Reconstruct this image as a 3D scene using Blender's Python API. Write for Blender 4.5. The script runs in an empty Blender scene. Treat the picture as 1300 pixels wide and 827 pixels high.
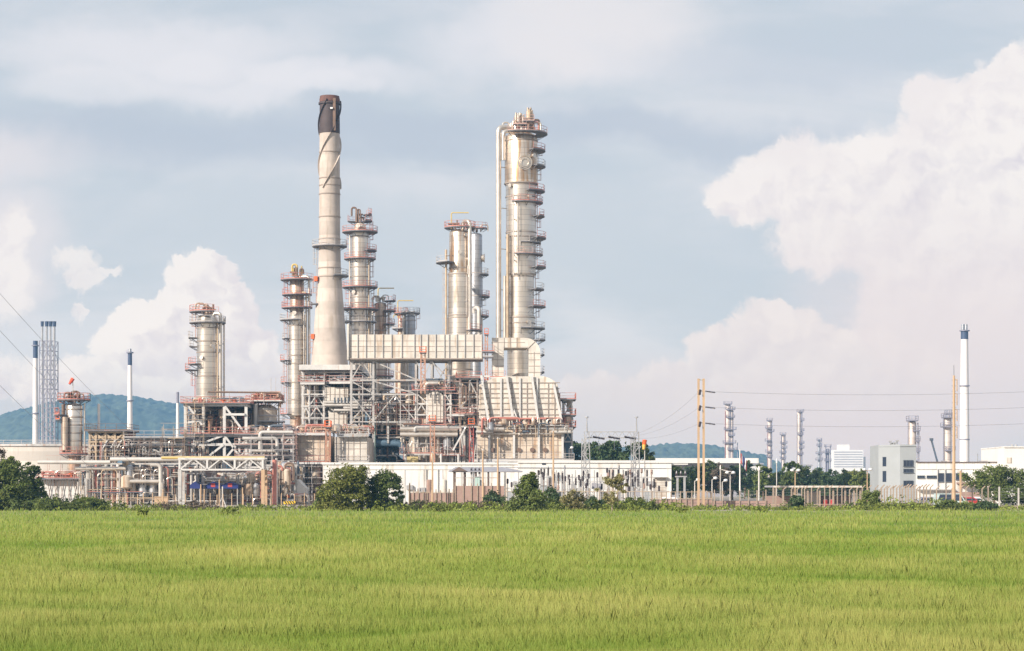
import bpy, math, random
import numpy as np
from mathutils import Vector
R = math.radians
PI = math.pi
C = bpy.context.scene.collection
FPX = 2600.0; CX = 650.0; HY = 618.0; CAMZ = 3.0
EXPO = 0.6
HAZE_D = 1.5e-4; HAZE_C = (.25, .57, 1.0); BOXTOP = 165.0; AIR = (.24, .53, .90); NGRASS = 1200000
rnd = random.Random(7)

def WX(px, Y): return (px - CX) * Y / FPX
def WZ(py, Y): return CAMZ + (HY - py) * Y / FPX

# ---------------------------------------------------------------- materials
MATS = {}
def mat(name, col, rough=.6, metal=0.0, vary=.25, scale=.6, streak=None, seams=None, bump=0.0, transl=0.0, island=0.0, spec=.5, col2=None, zstretch=1.0, thresh=.56, tip=None, cells=None):
    """Principled material; noise varies the base colour (col -> col2), streak = rust/dirt colour run down in patches, seams = (dz, dark)."""
    m = bpy.data.materials.new(name); m.use_nodes = True
    nt = m.node_tree; N = nt.nodes; L = nt.links
    b = N['Principled BSDF']; b.inputs['Roughness'].default_value = rough; b.inputs['Metallic'].default_value = metal
    b.inputs['Specular IOR Level'].default_value = spec
    tc = N.new('ShaderNodeTexCoord')
    geo = N.new('ShaderNodeNewGeometry')
    mp = N.new('ShaderNodeMapping'); mp.inputs['Scale'].default_value = (1, 1, zstretch)
    L.new(geo.outputs['Position'], mp.inputs['Vector'])
    nz = N.new('ShaderNodeTexNoise'); nz.inputs['Scale'].default_value = scale; nz.inputs['Detail'].default_value = 6; nz.inputs['Roughness'].default_value = .65
    L.new(mp.outputs[0], nz.inputs['Vector'])
    c2 = col2 or tuple(c * (1 - vary) for c in col)
    c1 = tuple(min(1, c * (1 + vary * .4)) for c in col)
    rp = N.new('ShaderNodeValToRGB'); rp.color_ramp.elements[0].position = .3; rp.color_ramp.elements[1].position = .7
    rp.color_ramp.elements[0].color = (*c2, 1); rp.color_ramp.elements[1].color = (*c1, 1)
    L.new(nz.outputs['Fac'], rp.inputs['Fac'])
    out = rp.outputs['Color']
    def mix(fac, a, bcol, mode='MIX'):
        x = N.new('ShaderNodeMix'); x.data_type = 'RGBA'; x.blend_type = mode
        if isinstance(fac, float): x.inputs[0].default_value = fac
        else: L.new(fac, x.inputs[0])
        L.new(a, x.inputs[6])
        if isinstance(bcol, tuple): x.inputs[7].default_value = (*bcol, 1)
        else: L.new(bcol, x.inputs[7])
        return x.outputs[2]
    def math_(op, a, bb=None, clamp=False):
        x = N.new('ShaderNodeMath'); x.operation = op; x.use_clamp = clamp
        for i, v in enumerate((a, bb)):
            if v is None: continue
            if isinstance(v, (int, float)): x.inputs[i].default_value = v
            else: L.new(v, x.inputs[i])
        return x.outputs[0]
    if tip:
        sz = N.new('ShaderNodeSeparateXYZ'); L.new(geo.outputs['Position'], sz.inputs[0])
        mr = N.new('ShaderNodeMapRange'); L.new(sz.outputs['Z'], mr.inputs[0]); mr.inputs[1].default_value = tip[1]; mr.inputs[2].default_value = tip[2]
        out = mix(mr.outputs[0], out, tip[0])
    if streak:
        mp2 = N.new('ShaderNodeMapping'); mp2.inputs['Scale'].default_value = (1.0, 1.0, .12)
        L.new(geo.outputs['Position'], mp2.inputs['Vector'])
        n2 = N.new('ShaderNodeTexNoise'); n2.inputs['Scale'].default_value = 1.3; n2.inputs['Detail'].default_value = 5
        L.new(mp2.outputs[0], n2.inputs['Vector'])
        f = math_('MULTIPLY', math_('SUBTRACT', n2.outputs['Fac'], thresh), 7.0, True)
        f = math_('MULTIPLY', f, .75)
        out = mix(f, out, streak)
    if seams:
        sx = N.new('ShaderNodeSeparateXYZ'); L.new(geo.outputs['Position'], sx.inputs[0])
        fr = math_('FRACT', math_('MULTIPLY', sx.outputs['Z'], 1.0 / seams[0]))
        g = math_('LESS_THAN', fr, seams[2] if len(seams) > 2 else .1)
        g = math_('MULTIPLY', g, seams[1])
        out = mix(g, out, tuple(c * .35 for c in col))
        fl = math_('FLOOR', math_('MULTIPLY', sx.outputs['Z'], 1.0 / seams[0]))
        wn = N.new('ShaderNodeTexWhiteNoise'); wn.noise_dimensions = '1D'; L.new(fl, wn.inputs['W'])
        v = math_('ADD', math_('MULTIPLY', wn.outputs['Value'], .22), .86)
        hs = N.new('ShaderNodeHueSaturation'); L.new(v, hs.inputs['Value']); L.new(out, hs.inputs['Color']); out = hs.outputs[0]
    if cells:   # sheet-by-sheet tone differences
        mp3 = N.new('ShaderNodeVectorMath'); mp3.operation = 'MULTIPLY'; mp3.inputs[1].default_value = (1 / cells[0], 1 / cells[0], 1 / cells[1]); L.new(geo.outputs['Position'], mp3.inputs[0])
        fl3 = N.new('ShaderNodeVectorMath'); fl3.operation = 'FLOOR'; L.new(mp3.outputs[0], fl3.inputs[0])
        w3 = N.new('ShaderNodeTexWhiteNoise'); w3.noise_dimensions = '3D'; L.new(fl3.outputs[0], w3.inputs['Vector'])
        v = math_('ADD', math_('MULTIPLY', w3.outputs['Value'], cells[2]), 1 - cells[2] * .75)
        hs = N.new('ShaderNodeHueSaturation'); L.new(v, hs.inputs['Value']); L.new(out, hs.inputs['Color']); out = hs.outputs[0]
    if island:
        v = math_('ADD', math_('MULTIPLY', geo.outputs['Random Per Island'], 2 * island), 1 - island)
        hs = N.new('ShaderNodeHueSaturation'); L.new(v, hs.inputs['Value']); L.new(out, hs.inputs['Color'])
        hh = math_('ADD', math_('MULTIPLY', geo.outputs['Random Per Island'], .03), .485); L.new(hh, hs.inputs['Hue'])
        out = hs.outputs[0]
    L.new(out, b.inputs['Base Color'])
    if bump:
        bp = N.new('ShaderNodeBump'); bp.inputs['Strength'].default_value = bump; bp.inputs['Distance'].default_value = .3
        L.new(nz.outputs['Fac'], bp.inputs['Height']); L.new(bp.outputs[0], b.inputs['Normal'])
    if metal > .2:
        rr = math_('ADD', math_('MULTIPLY', nz.outputs['Fac'], .25), rough - .12); L.new(rr, b.inputs['Roughness'])
    if transl:
        tr = N.new('ShaderNodeBsdfTranslucent'); L.new(out, tr.inputs['Color'])
        ms = N.new('ShaderNodeMixShader'); ms.inputs[0].default_value = transl
        L.new(b.outputs[0], ms.inputs[1]); L.new(tr.outputs[0], ms.inputs[2]); L.new(ms.outputs[0], N['Material Output'].inputs['Surface'])
    MATS[name] = m
    return m

mat('silver', (.76, .67, .58), .31, .85, .14, .35, streak=(.42, .30, .20), seams=(1.0, .45, .1), zstretch=.4, thresh=.6)
mat('silver_rust', (.74, .63, .52), .33, .8, .16, .5, streak=(.45, .22, .07), seams=(1.0, .4, .1), zstretch=.4, thresh=.47)
mat('silver_grey', (.48, .48, .50), .42, .7, .2, .4, seams=(.9, .5, .1), zstretch=.4)
mat('rust_clad', (.58, .46, .36), .4, .55, .2, .5, streak=(.33, .13, .05), seams=(1.0, .4, .1), thresh=.5)
mat('pipe', (.66, .59, .52), .36, .7, .2, .6)
mat('pipe_pale', (.56, .52, .48), .5, .15, .2, .6)
mat('pipe_rust', (.20, .125, .09), .6, .1, .3, 1.0)
mat('pipe_tan', (.50, .38, .26), .55, .2, .3, .8)
mat('steel', (.48, .46, .44), .6, .1, .28, .7, streak=(.32, .17, .10))
mat('steel_white', (.60, .575, .55), .6, 0, .2, .7, streak=(.38, .24, .16), thresh=.6)
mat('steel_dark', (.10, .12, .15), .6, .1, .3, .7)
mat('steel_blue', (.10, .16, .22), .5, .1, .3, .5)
mat('deck', (.20, .19, .20), .7, .1, .3, .9)
mat('rail_red', (.50, .19, .145), .6, 0, .25, .8)
mat('rail_grey', (.48, .44, .42), .6, 0, .25, .8)
mat('rail_pink', (.50, .31, .26), .6, 0, .25, .8)
mat('orange', (.72, .15, .04), .6, 0, .25, .8)
mat('orange_tower', (.50, .27, .18), .6, 0, .3, .8, streak=(.3, .12, .07))
mat('red_steel', (.36, .09, .07), .6, 0, .3, .8)
mat('yellow', (.62, .45, .15), .6, 0, .3, .8)
mat('concrete', (.52, .44, .385), .85, 0, .2, .35, streak=(.36, .29, .23), thresh=.55, seams=(2.6, .10, .03))
mat('stack_dark', (.075, .052, .052), .7, 0, .3, .5)
mat('stack_rust', (.15, .07, .055), .8, 0, .35, .8)
mat('panel', (.66, .60, .53), .75, 0, .16, .5, streak=(.42, .30, .20), thresh=.53, cells=(1.5, 1.05, .2))
mat('panel_warm', (.64, .53, .42), .75, 0, .2, .5, streak=(.36, .20, .10), thresh=.5, cells=(1.3, 1.2, .26))
mat('panel_grey', (.48, .46, .44), .7, 0, .2, .4)
mat('panel_yellow', (.56, .44, .20), .7, 0, .25, .4)
mat('seam', (.33, .27, .23), .8, 0, .2, .8)
mat('wall_white', (.72, .70, .67), .85, 0, .10, .15, streak=(.48, .41, .34), thresh=.52, cells=(9, 20, .05))
mat('wall_white_cool', (.68, .66, .63), .85, 0, .08, .15, streak=(.55, .50, .45), thresh=.62)
mat('wall_grey', (.33, .345, .355), .85, 0, .08, .3)
mat('wall_brown', (.36, .24, .20), .8, 0, .25, .6, streak=(.26, .16, .12))
mat('glass_dark', (.035, .045, .07), .2, 0, .2, .6)
mat('roof_grey', (.34, .33, .36), .6, .1, .15, .5)
mat('roof_brown', (.16, .11, .09), .8, 0, .2, .5)
mat('tank', (.56, .50, .44), .75, 0, .1, .1, cells=(4, 2.4, .08), streak=(.48, .40, .34), seams=(2.4, .1, .03))
mat('chimney_white', (.76, .70, .66), .7, 0, .06, .1)
mat('chimney_blue', (.045, .065, .12), .6, 0, .1, .4)
mat('far_steel', (.24, .23, .28), .6, .1, .2, .3)
mat('far_shell', (.66, .56, .50), .5, .3, .15, .2, seams=(3, .25, .1))
mat('far_rust', (.42, .22, .20), .6, 0, .2, .3)
mat('pole_tan', (.50, .34, .21), .85, 0, .15, .6)
mat('post_concrete', (.34, .26, .20), .85, 0, .25, .5, island=.2)
mat('insulator', (.045, .03, .035), .35, 0, .2, 1)
mat('galvanized', (.42, .41, .41), .5, .3, .2, .8)
mat('wire', (.22, .22, .24), .5, .4, .1, 1)
mat('blue_tarp', (.012, .025, .16), .6, 0, .25, .8)
mat('bark', (.16, .11, .07), .9, 0, .3, 1.2)
mat('bark_pale', (.40, .32, .24), .9, 0, .3, 1.2)
mat('flag_red', (.45, .07, .07), .8, 0, .1, 1)
mat('flag_white', (.7, .68, .66), .8, 0, .1, 1)
mat('flag_blue', (.04, .05, .18), .8, 0, .1, 1)
mat('sock_orange', (.80, .13, .02), .7, 0, .15, 1, transl=.2)
mat('sock_red', (.70, .10, .05), .7, 0, .15, 1)
mat('sock_yellow', (.75, .42, .08), .7, 0, .15, 1)
mat('sign_yellow', (.75, .48, .02), .6, 0, .1, 1)
mat('sign_black', (.02, .02, .02), .6, 0, .1, 1)
mat('lamp_white', (.78, .78, .78), .4, 0, .05, 1)
mat('mint', (.42, .55, .50), .6, 0, .1, .6)
mat('paint_red', (.42, .04, .04), .3, 0, .08, 1)
mat('paint_pale', (.50, .60, .58), .3, 0, .08, 1)
mat('paint_grey', (.30, .30, .38), .3, 0, .08, 1)
mat('rubber', (.02, .02, .02), .8, 0, .1, 1)
LEAF = dict(rough=.6, transl=.3, island=.38, spec=.25)
mat('leaf_olive', (.20, .205, .045), vary=.35, scale=.35, **LEAF)
mat('leaf_dark', (.115, .145, .04), vary=.3, scale=.3, **LEAF)
mat('leaf_mid', (.155, .185, .045), vary=.35, scale=.3, **LEAF)
mat('leaf_bright', (.27, .31, .06), vary=.3, scale=.4, **LEAF)
mat('leaf_teal', (.085, .125, .05), vary=.3, scale=.3, **LEAF)
mat('leaf_brown', (.16, .12, .085), vary=.3, scale=.3, **LEAF)
mat('leaf_dry', (.32, .28, .12), vary=.35, scale=.4, **LEAF)

# ---------------------------------------------------------------- mesh builder
class MB:
    def __init__(s): s.v = []; s.f = []; s.sm = []; s.mi = None
    def add(s, vs, fs, smooth=False):
        n = len(s.v); s.v.extend(vs)
        for f in fs: s.f.append([n + i for i in f]); s.sm.append(smooth)
        return s
    def box(s, x0, x1, y0, y1, z0, z1):
        return s.add([(x0, y0, z0), (x1, y0, z0), (x1, y1, z0), (x0, y1, z0), (x0, y0, z1), (x1, y0, z1), (x1, y1, z1), (x0, y1, z1)],
                     [(0, 3, 2, 1), (4, 5, 6, 7), (0, 1, 5, 4), (1, 2, 6, 5), (2, 3, 7, 6), (3, 0, 4, 7)])
    def bar(s, p, q, w, h=None):
        h = h or w; p = Vector(p); q = Vector(q); d = q - p
        if d.length < 1e-5: return s
        d.normalize(); up = Vector((0, 0, 1)) if abs(d.z) < .95 else Vector((0, 1, 0))
        a = d.cross(up).normalized() * (w / 2); b = a.cross(d).normalized() * (h / 2)
        vs = [tuple(e + i * a + j * b) for e in (p, q) for i, j in ((-1, -1), (1, -1), (1, 1), (-1, 1))]
        return s.add(vs, [(0, 1, 2, 3), (7, 6, 5, 4), (0, 4, 5, 1), (1, 5, 6, 2), (2, 6, 7, 3), (3, 7, 4, 0)])
    def tube(s, pts, r, n=8, cap=True):
        pts = [Vector(p) for p in pts]; rs = r if isinstance(r, (list, tuple)) else [r] * len(pts)
        base = len(s.v); up = None; m = len(pts)
        for i, p in enumerate(pts):
            d = (pts[min(i + 1, m - 1)] - pts[max(i - 1, 0)]).normalized()
            if up is None: up = Vector((0, 0, 1)) if abs(d.z) < .9 else Vector((0, 1, 0))
            a = d.cross(up)
            if a.length < 1e-4: a = d.orthogonal()
            a.normalize(); b = a.cross(d).normalized(); up = b
            for k in range(n):
                t = 2 * PI * k / n; s.v.append(tuple(p + (a * math.cos(t) + b * math.sin(t)) * rs[i]))
        for i in range(m - 1):
            for k in range(n):
                k2 = (k + 1) % n; s.f.append([base + i * n + k, base + i * n + k2, base + (i + 1) * n + k2, base + (i + 1) * n + k]); s.sm.append(True)
        if cap:
            s.f.append([base + k for k in range(n)][::-1]); s.sm.append(False)
            s.f.append([base + (m - 1) * n + k for k in range(n)]); s.sm.append(False)
        return s
    def lathe(s, x, y, prof, n=28, cap=True, smooth=True):
        base = len(s.v); m = len(prof)
        for z, r in prof:
            for k in range(n):
                t = 2 * PI * k / n; s.v.append((x + r * math.cos(t), y + r * math.sin(t), z))
        for i in range(m - 1):
            for k in range(n):
                k2 = (k + 1) % n; s.f.append([base + i * n + k, base + i * n + k2, base + (i + 1) * n + k2, base + (i + 1) * n + k]); s.sm.append(smooth)
        if cap:
            s.f.append([base + k for k in range(n)][::-1]); s.sm.append(False)
            s.f.append([base + (m - 1) * n + k for k in range(n)]); s.sm.append(False)
        return s
    def sector(s, cx, cy, z, r0, r1, a0, a1, th=.15, n=None):
        """ring sector slab, angles in degrees, -90 faces the camera"""
        n = n or max(3, int(abs(a1 - a0) / 15)); vs = []; fs = []
        for i in range(n + 1):
            a = R(a0 + (a1 - a0) * i / n); c, q = math.cos(a), math.sin(a)
            vs += [(cx + r0 * c, cy + r0 * q, z), (cx + r1 * c, cy + r1 * q, z), (cx + r1 * c, cy + r1 * q, z - th), (cx + r0 * c, cy + r0 * q, z - th)]
        for i in range(n):
            b = 4 * i
            for k in range(4): fs.append((b + k, b + 4 + k, b + 4 + (k + 1) % 4, b + (k + 1) % 4))
        fs.append((0, 1, 2, 3)); e = 4 * n; fs.append((e + 3, e + 2, e + 1, e))
        return s.add(vs, fs)
    def rail(s, pts, h=1.1, w=.07, step=1.5, closed=False, levels=(1.0, .5)):
        pts = [Vector(p) for p in pts]
        if closed: pts = pts + [pts[0]]
        for a, b in zip(pts, pts[1:]):
            for lv in levels: s.bar(a + Vector((0, 0, h * lv)), b + Vector((0, 0, h * lv)), w)
            s.bar(a + Vector((0, 0, .12)), b + Vector((0, 0, .12)), w * .6, .16)
            k = max(1, int((b - a).length / step))
            for i in range(k): p = a.lerp(b, i / k); s.bar(p, p + Vector((0, 0, h)), w)
        s.bar(pts[-1], pts[-1] + Vector((0, 0, h)), w)
        return s
    def ladder(s, x, y, z0, z1, nx, ny, w=.6, cage=True, th=.07):
        """ladder at (x,y) facing outward direction (nx,ny)"""
        tx, ty = -ny, nx
        for k in (-1, 1): s.bar((x + tx * w / 2 * k, y + ty * w / 2 * k, z0), (x + tx * w / 2 * k, y + ty * w / 2 * k, z1), th)
        z = z0 + .3
        while z < z1: s.bar((x - tx * w / 2, y - ty * w / 2, z), (x + tx * w / 2, y + ty * w / 2, z), .04); z += .45
        if cage:
            z = z0 + 2.2
            while z < z1:
                pts = [(x + tx * w * .6 * math.cos(t) + nx * .75 * math.sin(t), y + ty * w * .6 * math.cos(t) + ny * .75 * math.sin(t), z) for t in (0, PI / 4, PI / 2, 3 * PI / 4, PI)]
                for a, b in zip(pts, pts[1:]): s.bar(a, b, .06)
                z += 1.1
            for t in (PI / 4, PI / 2, 3 * PI / 4):
                px, py = x + tx * w * .6 * math.cos(t) + nx * .75 * math.sin(t), y + ty * w * .6 * math.cos(t) + ny * .75 * math.sin(t)
                s.bar((px, py, z0 + 2.2), (px, py, z1), .05)
        return s
    def build(s, name, material, loc=(0, 0, 0), parent=None):
        me = bpy.data.meshes.new(name); ox, oy, oz = loc
        me.from_pydata([(x - ox, y - oy, z - oz) for x, y, z in s.v], [], s.f)
        me.polygons.foreach_set('use_smooth', s.sm); me.update()
        if any(s.sm):
            try: me.set_sharp_from_angle(angle=R(35))
            except Exception: pass
        if s.mi:
            for mm in material: me.materials.append(MATS[mm])
            me.polygons.foreach_set('material_index', s.mi)
        else: me.materials.append(MATS[material] if isinstance(material, str) else material)
        o = bpy.data.objects.new(name, me); C.objects.link(o)
        if parent: o.parent = parent
        return o

def bend(pts, rad, n=4):
    """polyline with rounded elbows"""
    pts = [Vector(p) for p in pts]; out = [pts[0]]
    for a, b, c in zip(pts, pts[1:], pts[2:]):
        u = (a - b); v = (c - b); r = min(rad, u.length * .49, v.length * .49)
        u.normalize(); v.normalize(); p, q = b + u * r, b + v * r
        for i in range(n + 1):
            t = i / n; out.append((1 - t) ** 2 * p + 2 * t * (1 - t) * b + t * t * q)
    out.append(pts[-1]); return out

def tag(o, label=None, cat=None, group=None, kind=None):
    if label: o['label'] = label
    if cat: o['category'] = cat
    if group: o['group'] = group
    if kind: o['kind'] = kind
    return o

THINGS = []
class T:
    """a thing: an Empty at its base and its parts"""
    def __init__(s, name, label, cat, x, y, z=0, group=None):
        s.o = bpy.data.objects.new(name, None); C.objects.link(s.o); s.o.location = (x, y, z); s.loc = (x, y, z)
        s.o.empty_display_size = 1; s.small = []; THINGS.append(s); tag(s.o, label, cat, group, 'thing')
    def part(s, name, mb, material, parent=None, label=None):
        o = mb.build(name, material, s.loc, parent or s.o)
        if label: o['label'] = label
        return o

def single(name, mb, material, label, cat, group=None, kind=None):
    xs = [v[0] for v in mb.v]; ys = [v[1] for v in mb.v]; zs = [v[2] for v in mb.v]
    loc = ((min(xs) + max(xs)) / 2, (min(ys) + max(ys)) / 2, min(zs))
    o = mb.build(name, material, loc); o.location = loc
    return tag(o, label, cat, group, kind)

def structure(name, mb, material):
    o = mb.build(name, material); o['kind'] = 'structure'; return o

def copy_thing(root, loc, rot=0, scale=1, label=None, group=None):
    r = root.copy(); C.objects.link(r); r.location = loc; r.rotation_euler = (0, 0, rot)
    r.scale = (scale, scale, scale) if not isinstance(scale, tuple) else scale
    if label: r['label'] = label
    if group: r['group'] = group
    for ch in list(root.children):
        c = ch.copy(); C.objects.link(c); c.parent = r
        for g in list(ch.children):
            d = g.copy(); C.objects.link(d); d.parent = c
    return r

# ---------------------------------------------------------------- camera, light, sky
sc = bpy.context.scene
cam_d = bpy.data.cameras.new('camera'); cam = bpy.data.objects.new('camera', cam_d); C.objects.link(cam)
cam.location = (0, 0, CAMZ); cam.rotation_euler = (R(90), 0, 0)
cam_d.sensor_width = 36; cam_d.lens = 36 * FPX / 1300; cam_d.shift_y = (HY - 413.5) / 1300
cam_d.clip_start = .5; cam_d.clip_end = 30000; sc.camera = cam
sc.view_settings.view_transform = 'Standard'; sc.view_settings.look = 'None'; sc.view_settings.gamma = 1
sc.view_settings.exposure = EXPO; sc.view_settings.use_curve_mapping = False
sc.cycles.max_bounces = 6; sc.cycles.volume_bounces = 1; sc.cycles.use_denoising = True
sc.cycles.transparent_max_bounces = 8

SUN_AZ, SUN_EL = 48, 27       # degrees left of straight behind the camera, above the horizon
sdir = Vector((-math.sin(R(SUN_AZ)) * math.cos(R(SUN_EL)), -math.cos(R(SUN_AZ)) * math.cos(R(SUN_EL)), math.sin(R(SUN_EL))))
sl = bpy.data.lights.new('sun', 'SUN'); sl.energy = 4.5; sl.angle = R(.6); sl.color = (1, .915, .80)
so = bpy.data.objects.new('sun', sl); C.objects.link(so); so.rotation_euler = (-sdir).to_track_quat('-Z', 'Y').to_euler(); so.location = (-50, -50, 60)

w = bpy.data.worlds.new('World'); sc.world = w; w.use_nodes = True
nt = w.node_tree; N = nt.nodes; L = nt.links; N.clear()
def nd(t, **k):
    n = N.new(t)
    for a, b in k.items(): setattr(n, a, b)
    return n
def lk(v, sock):
    if isinstance(v, (int, float)): sock.default_value = v
    elif isinstance(v, (tuple, list)): sock.default_value = v
    else: L.new(v, sock)
def M(op, a, b=None, c=None, clamp=False):
    n = nd('ShaderNodeMath', operation=op, use_clamp=clamp)
    for i, v in enumerate((a, b, c)):
        if v is not None: lk(v, n.inputs[i])
    return n.outputs[0]
def VM(op, a, b=None):
    n = nd('ShaderNodeVectorMath', operation=op); lk(a, n.inputs[0])
    if b is not None: lk(b, n.inputs[1])
    return n.outputs['Value'] if op == 'LENGTH' else n.outputs[0]
def MIX(f, a, b):
    n = nd('ShaderNodeMix', data_type='RGBA'); lk(f, n.inputs[0])
    for v, s in ((a, n.inputs[6]), (b, n.inputs[7])): lk((*v, 1) if isinstance(v, tuple) else v, s)
    return n.outputs[2]
def SS(v, lo, hi):
    n = nd('ShaderNodeMapRange', interpolation_type='SMOOTHSTEP'); lk(v, n.inputs[0]); n.inputs[1].default_value = lo; n.inputs[2].default_value = hi
    return n.outputs[0]
tc = nd('ShaderNodeTexCoord'); sx = nd('ShaderNodeSeparateXYZ'); L.new(tc.outputs['Generated'], sx.inputs[0])
ay = M('MAXIMUM', M('ABSOLUTE', sx.outputs['Y']), .2)
# tangent of bearing and of elevation, in units of 1/100: bearing 0 is due north (+Y)
U = M('MULTIPLY', M('DIVIDE', sx.outputs['X'], ay), 26.0); V = M('MULTIPLY', M('DIVIDE', sx.outputs['Z'], ay), 26.0)
cb = nd('ShaderNodeCombineXYZ'); L.new(U, cb.inputs[0]); L.new(V, cb.inputs[1]); P0 = cb.outputs[0]
def uv(px, py): return ((px - CX) / 100, (HY - py) / 100)
def noise(vec, scale, detail=5, rough=.55, off=0.0, dist=0.0, color=False):
    n = nd('ShaderNodeTexNoise'); n.noise_dimensions = '3D'; n.inputs['Scale'].default_value = scale; n.inputs['Detail'].default_value = detail
    n.inputs['Roughness'].default_value = rough; n.inputs['Distortion'].default_value = dist
    L.new(VM('ADD', vec, (off, off * .37, off * 1.3)), n.inputs['Vector'])
    return n.outputs['Color'] if color else n.outputs['Fac']
def warp(vec, scale, amt, off, detail=4, rough=.6):
    c = VM('SUBTRACT', noise(vec, scale, detail, rough, off, color=True), (.5, .5, .5))
    s = nd('ShaderNodeVectorMath', operation='SCALE'); L.new(c, s.inputs[0]); s.inputs['Scale'].default_value = amt
    return VM('MULTIPLY', VM('ADD', vec, s.outputs[0]), (1, 1, 0))
def ell(vec, px, py, rx, ry):
    u, v = uv(px, py)
    return M('SUBTRACT', 1.0, VM('LENGTH', VM('MULTIPLY', VM('SUBTRACT', vec, (u, v, 0)), (100 / rx, 100 / ry, 0))))
def blobs(vec, lst):
    o = None
    for e in lst:
        k = ell(vec, *e); o = k if o is None else M('SMOOTH_MAX', o, k, .12)
    return o
Pw = warp(warp(warp(P0, .9, .55, 3.1), 2.4, .42, 9.7, 8, .66), 7.5, .15, 5.5, 6, .7)          # billowy edges
Ps = warp(P0, .35, 2.0, 17.0, 5)                             # soft veils
K = 1 / 2 ** EXPO
def col(r, g, b):
    f = lambda c: ((c / 255 + .055) / 1.055) ** 2.4 if c > 10 else c / 3295
    return (f(r) * K, f(g) * K, f(b) * K)
sky = nd('ShaderNodeTexSky', sky_type='NISHITA'); sky.sun_disc = False; sky.sun_elevation = R(SUN_EL); sky.sun_rotation = R(180 + SUN_AZ)
sky.air_density = 1.0; sky.dust_density = 1.6; sky.ozone_density = 1.2
bgs = nd('ShaderNodeBackground'); L.new(sky.outputs[0], bgs.inputs[0]); bgs.inputs[1].default_value = .09
# --- thin high overcast: colour by layers
flat = VM('MULTIPLY', P0, (.28, 1.0, 1.0))
n1 = noise(flat, .75, 6, .55, 4.0, .4); n2 = noise(flat, 2.2, 5, .5, 31.0, .3)
layer = MIX(SS(n1, .38, .64), col(201, 211, 222), col(221, 224, 231))
layer = MIX(M('MULTIPLY', SS(n2, .45, .75), .35), layer, col(226, 227, 234))
def veil(layer, lst, c, amt, lo=.0, hi=.8, vec=None):
    return MIX(M('MULTIPLY', SS(blobs(vec or Ps, lst), lo, hi), amt), layer, col(*c))
layer = veil(layer, [(230, 175, 480, 60), (520, 175, 320, 40), (820, 170, 420, 45)], (192, 202, 217), .75)
layer = veil(layer, [(450, 290, 520, 90), (760, 330, 330, 120)], (204, 213, 223), .85)
layer = veil(layer, [(330, 100, 330, 42), (700, 60, 260, 70), (180, 60, 300, 60)], (232, 232, 238), .92)
layer = veil(layer, [(760, 25, 200, 90), (700, 70, 110, 60)], (236, 233, 236), .9)
layer = veil(layer, [(1010, 70, 300, 55)], (203, 211, 223), .7)
layer = veil(layer, [(0, 290, 120, 110), (-40, 200, 220, 60), (20, 340, 90, 110)], (230, 227, 232), .95)
layer = veil(layer, [(640, 520, 1200, 90)], (222, 220, 226), .85, vec=P0)
layer = veil(layer, [(1120, 520, 430, 110), (1230, 430, 300, 160)], (229, 221, 226), .95)
# a flat-bottomed lit edge along the upper left bank
Pe = warp(P0, 1.2, .35, 41.0, 5, .6)
eb = blobs(Pe, [(110, 110, 120, 30), (240, 90, 60, 24), (350, 92, 45, 20), (420, 105, 80, 16)])
layer = MIX(M('MULTIPLY', SS(eb, -.05, .5), .6), layer, col(236, 235, 240))
# --- cumulus
big = [(950, 250, 52, 36), (975, 228, 50, 34), (1010, 232, 80, 62), (1005, 200, 42, 26), (1110, 240, 110, 78), (1110, 205, 60, 40), (1195, 140, 48, 58), (1185, 200, 75, 60), (1250, 150, 60, 70), (1300, 120, 60, 75), (1262, 100, 40, 20),
       (1290, 80, 40, 30), (1250, 270, 140, 150), (1080, 300, 120, 55), (1180, 400, 110, 120), (1290, 400, 120, 150)]
low = [(985, 432, 80, 55), (1045, 450, 75, 42), (925, 452, 60, 38), (985, 400, 42, 24), (900, 500, 160, 42), (760, 500, 110, 30), (1100, 480, 150, 70)]
lft = [(250, 352, 45, 38), (235, 385, 50, 40), (285, 395, 42, 48), (275, 360, 34, 30), (190, 415, 52, 38), (160, 440, 50, 26), (250, 440, 110, 50), (320, 445, 40, 34), (240, 490, 260, 50)]
sml = [(88, 336, 36, 20), (100, 356, 26, 24), (128, 345, 26, 8), (105, 398, 13, 13), (15, 300, 30, 60), (10, 350, 38, 70), (30, 480, 110, 40)]
fb = blobs(Pw, big); fl = blobs(Pw, low); fo = blobs(Pw, lft); fs = blobs(warp(Pw, 5.0, .3, 2.2), sml)
fluff = noise(Pw, 2.6, 8, .62, 12.0, .2); fluff2 = noise(P0, 1.1, 4, .5, 22.0)
# light from the upper left: compare the billow field with itself a little way towards the sun
fshift = noise(VM('ADD', Pw, (-.10, .10, 0)), 2.6, 8, .62, 12.0, .2)
lit = M('ADD', M('MULTIPLY', M('SUBTRACT', fluff, fshift), 2.2), .66, clamp=True)
sh = (-.20, .22, 0)
def big_lit(lst, vec): return M('SUBTRACT', blobs(vec, lst), blobs(VM('ADD', vec, sh), lst))
dl = M('MAXIMUM', big_lit(big, Pw), big_lit(lft, Pw))
fl1 = noise(Pw, 1.5, 3, .5, 12.0, .1); fl2 = noise(VM('ADD', Pw, (-.16, .18, 0)), 1.5, 3, .5, 12.0, .1)
lit = M('ADD', M('ADD', M('MULTIPLY', dl, 1.6), M('MULTIPLY', M('SUBTRACT', fl1, fl2), 1.8)), M('MULTIPLY', M('SUBTRACT', lit, .22), .75), clamp=True)
ccol = MIX(lit, col(222, 216, 225), col(252, 245, 242))
ccol = MIX(M('MULTIPLY', SS(fluff2, .45, .7), .3), ccol, col(231, 222, 227))
lowc = MIX(M('MULTIPLY', lit, .8), col(230, 222, 226), col(246, 237, 235))
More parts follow.
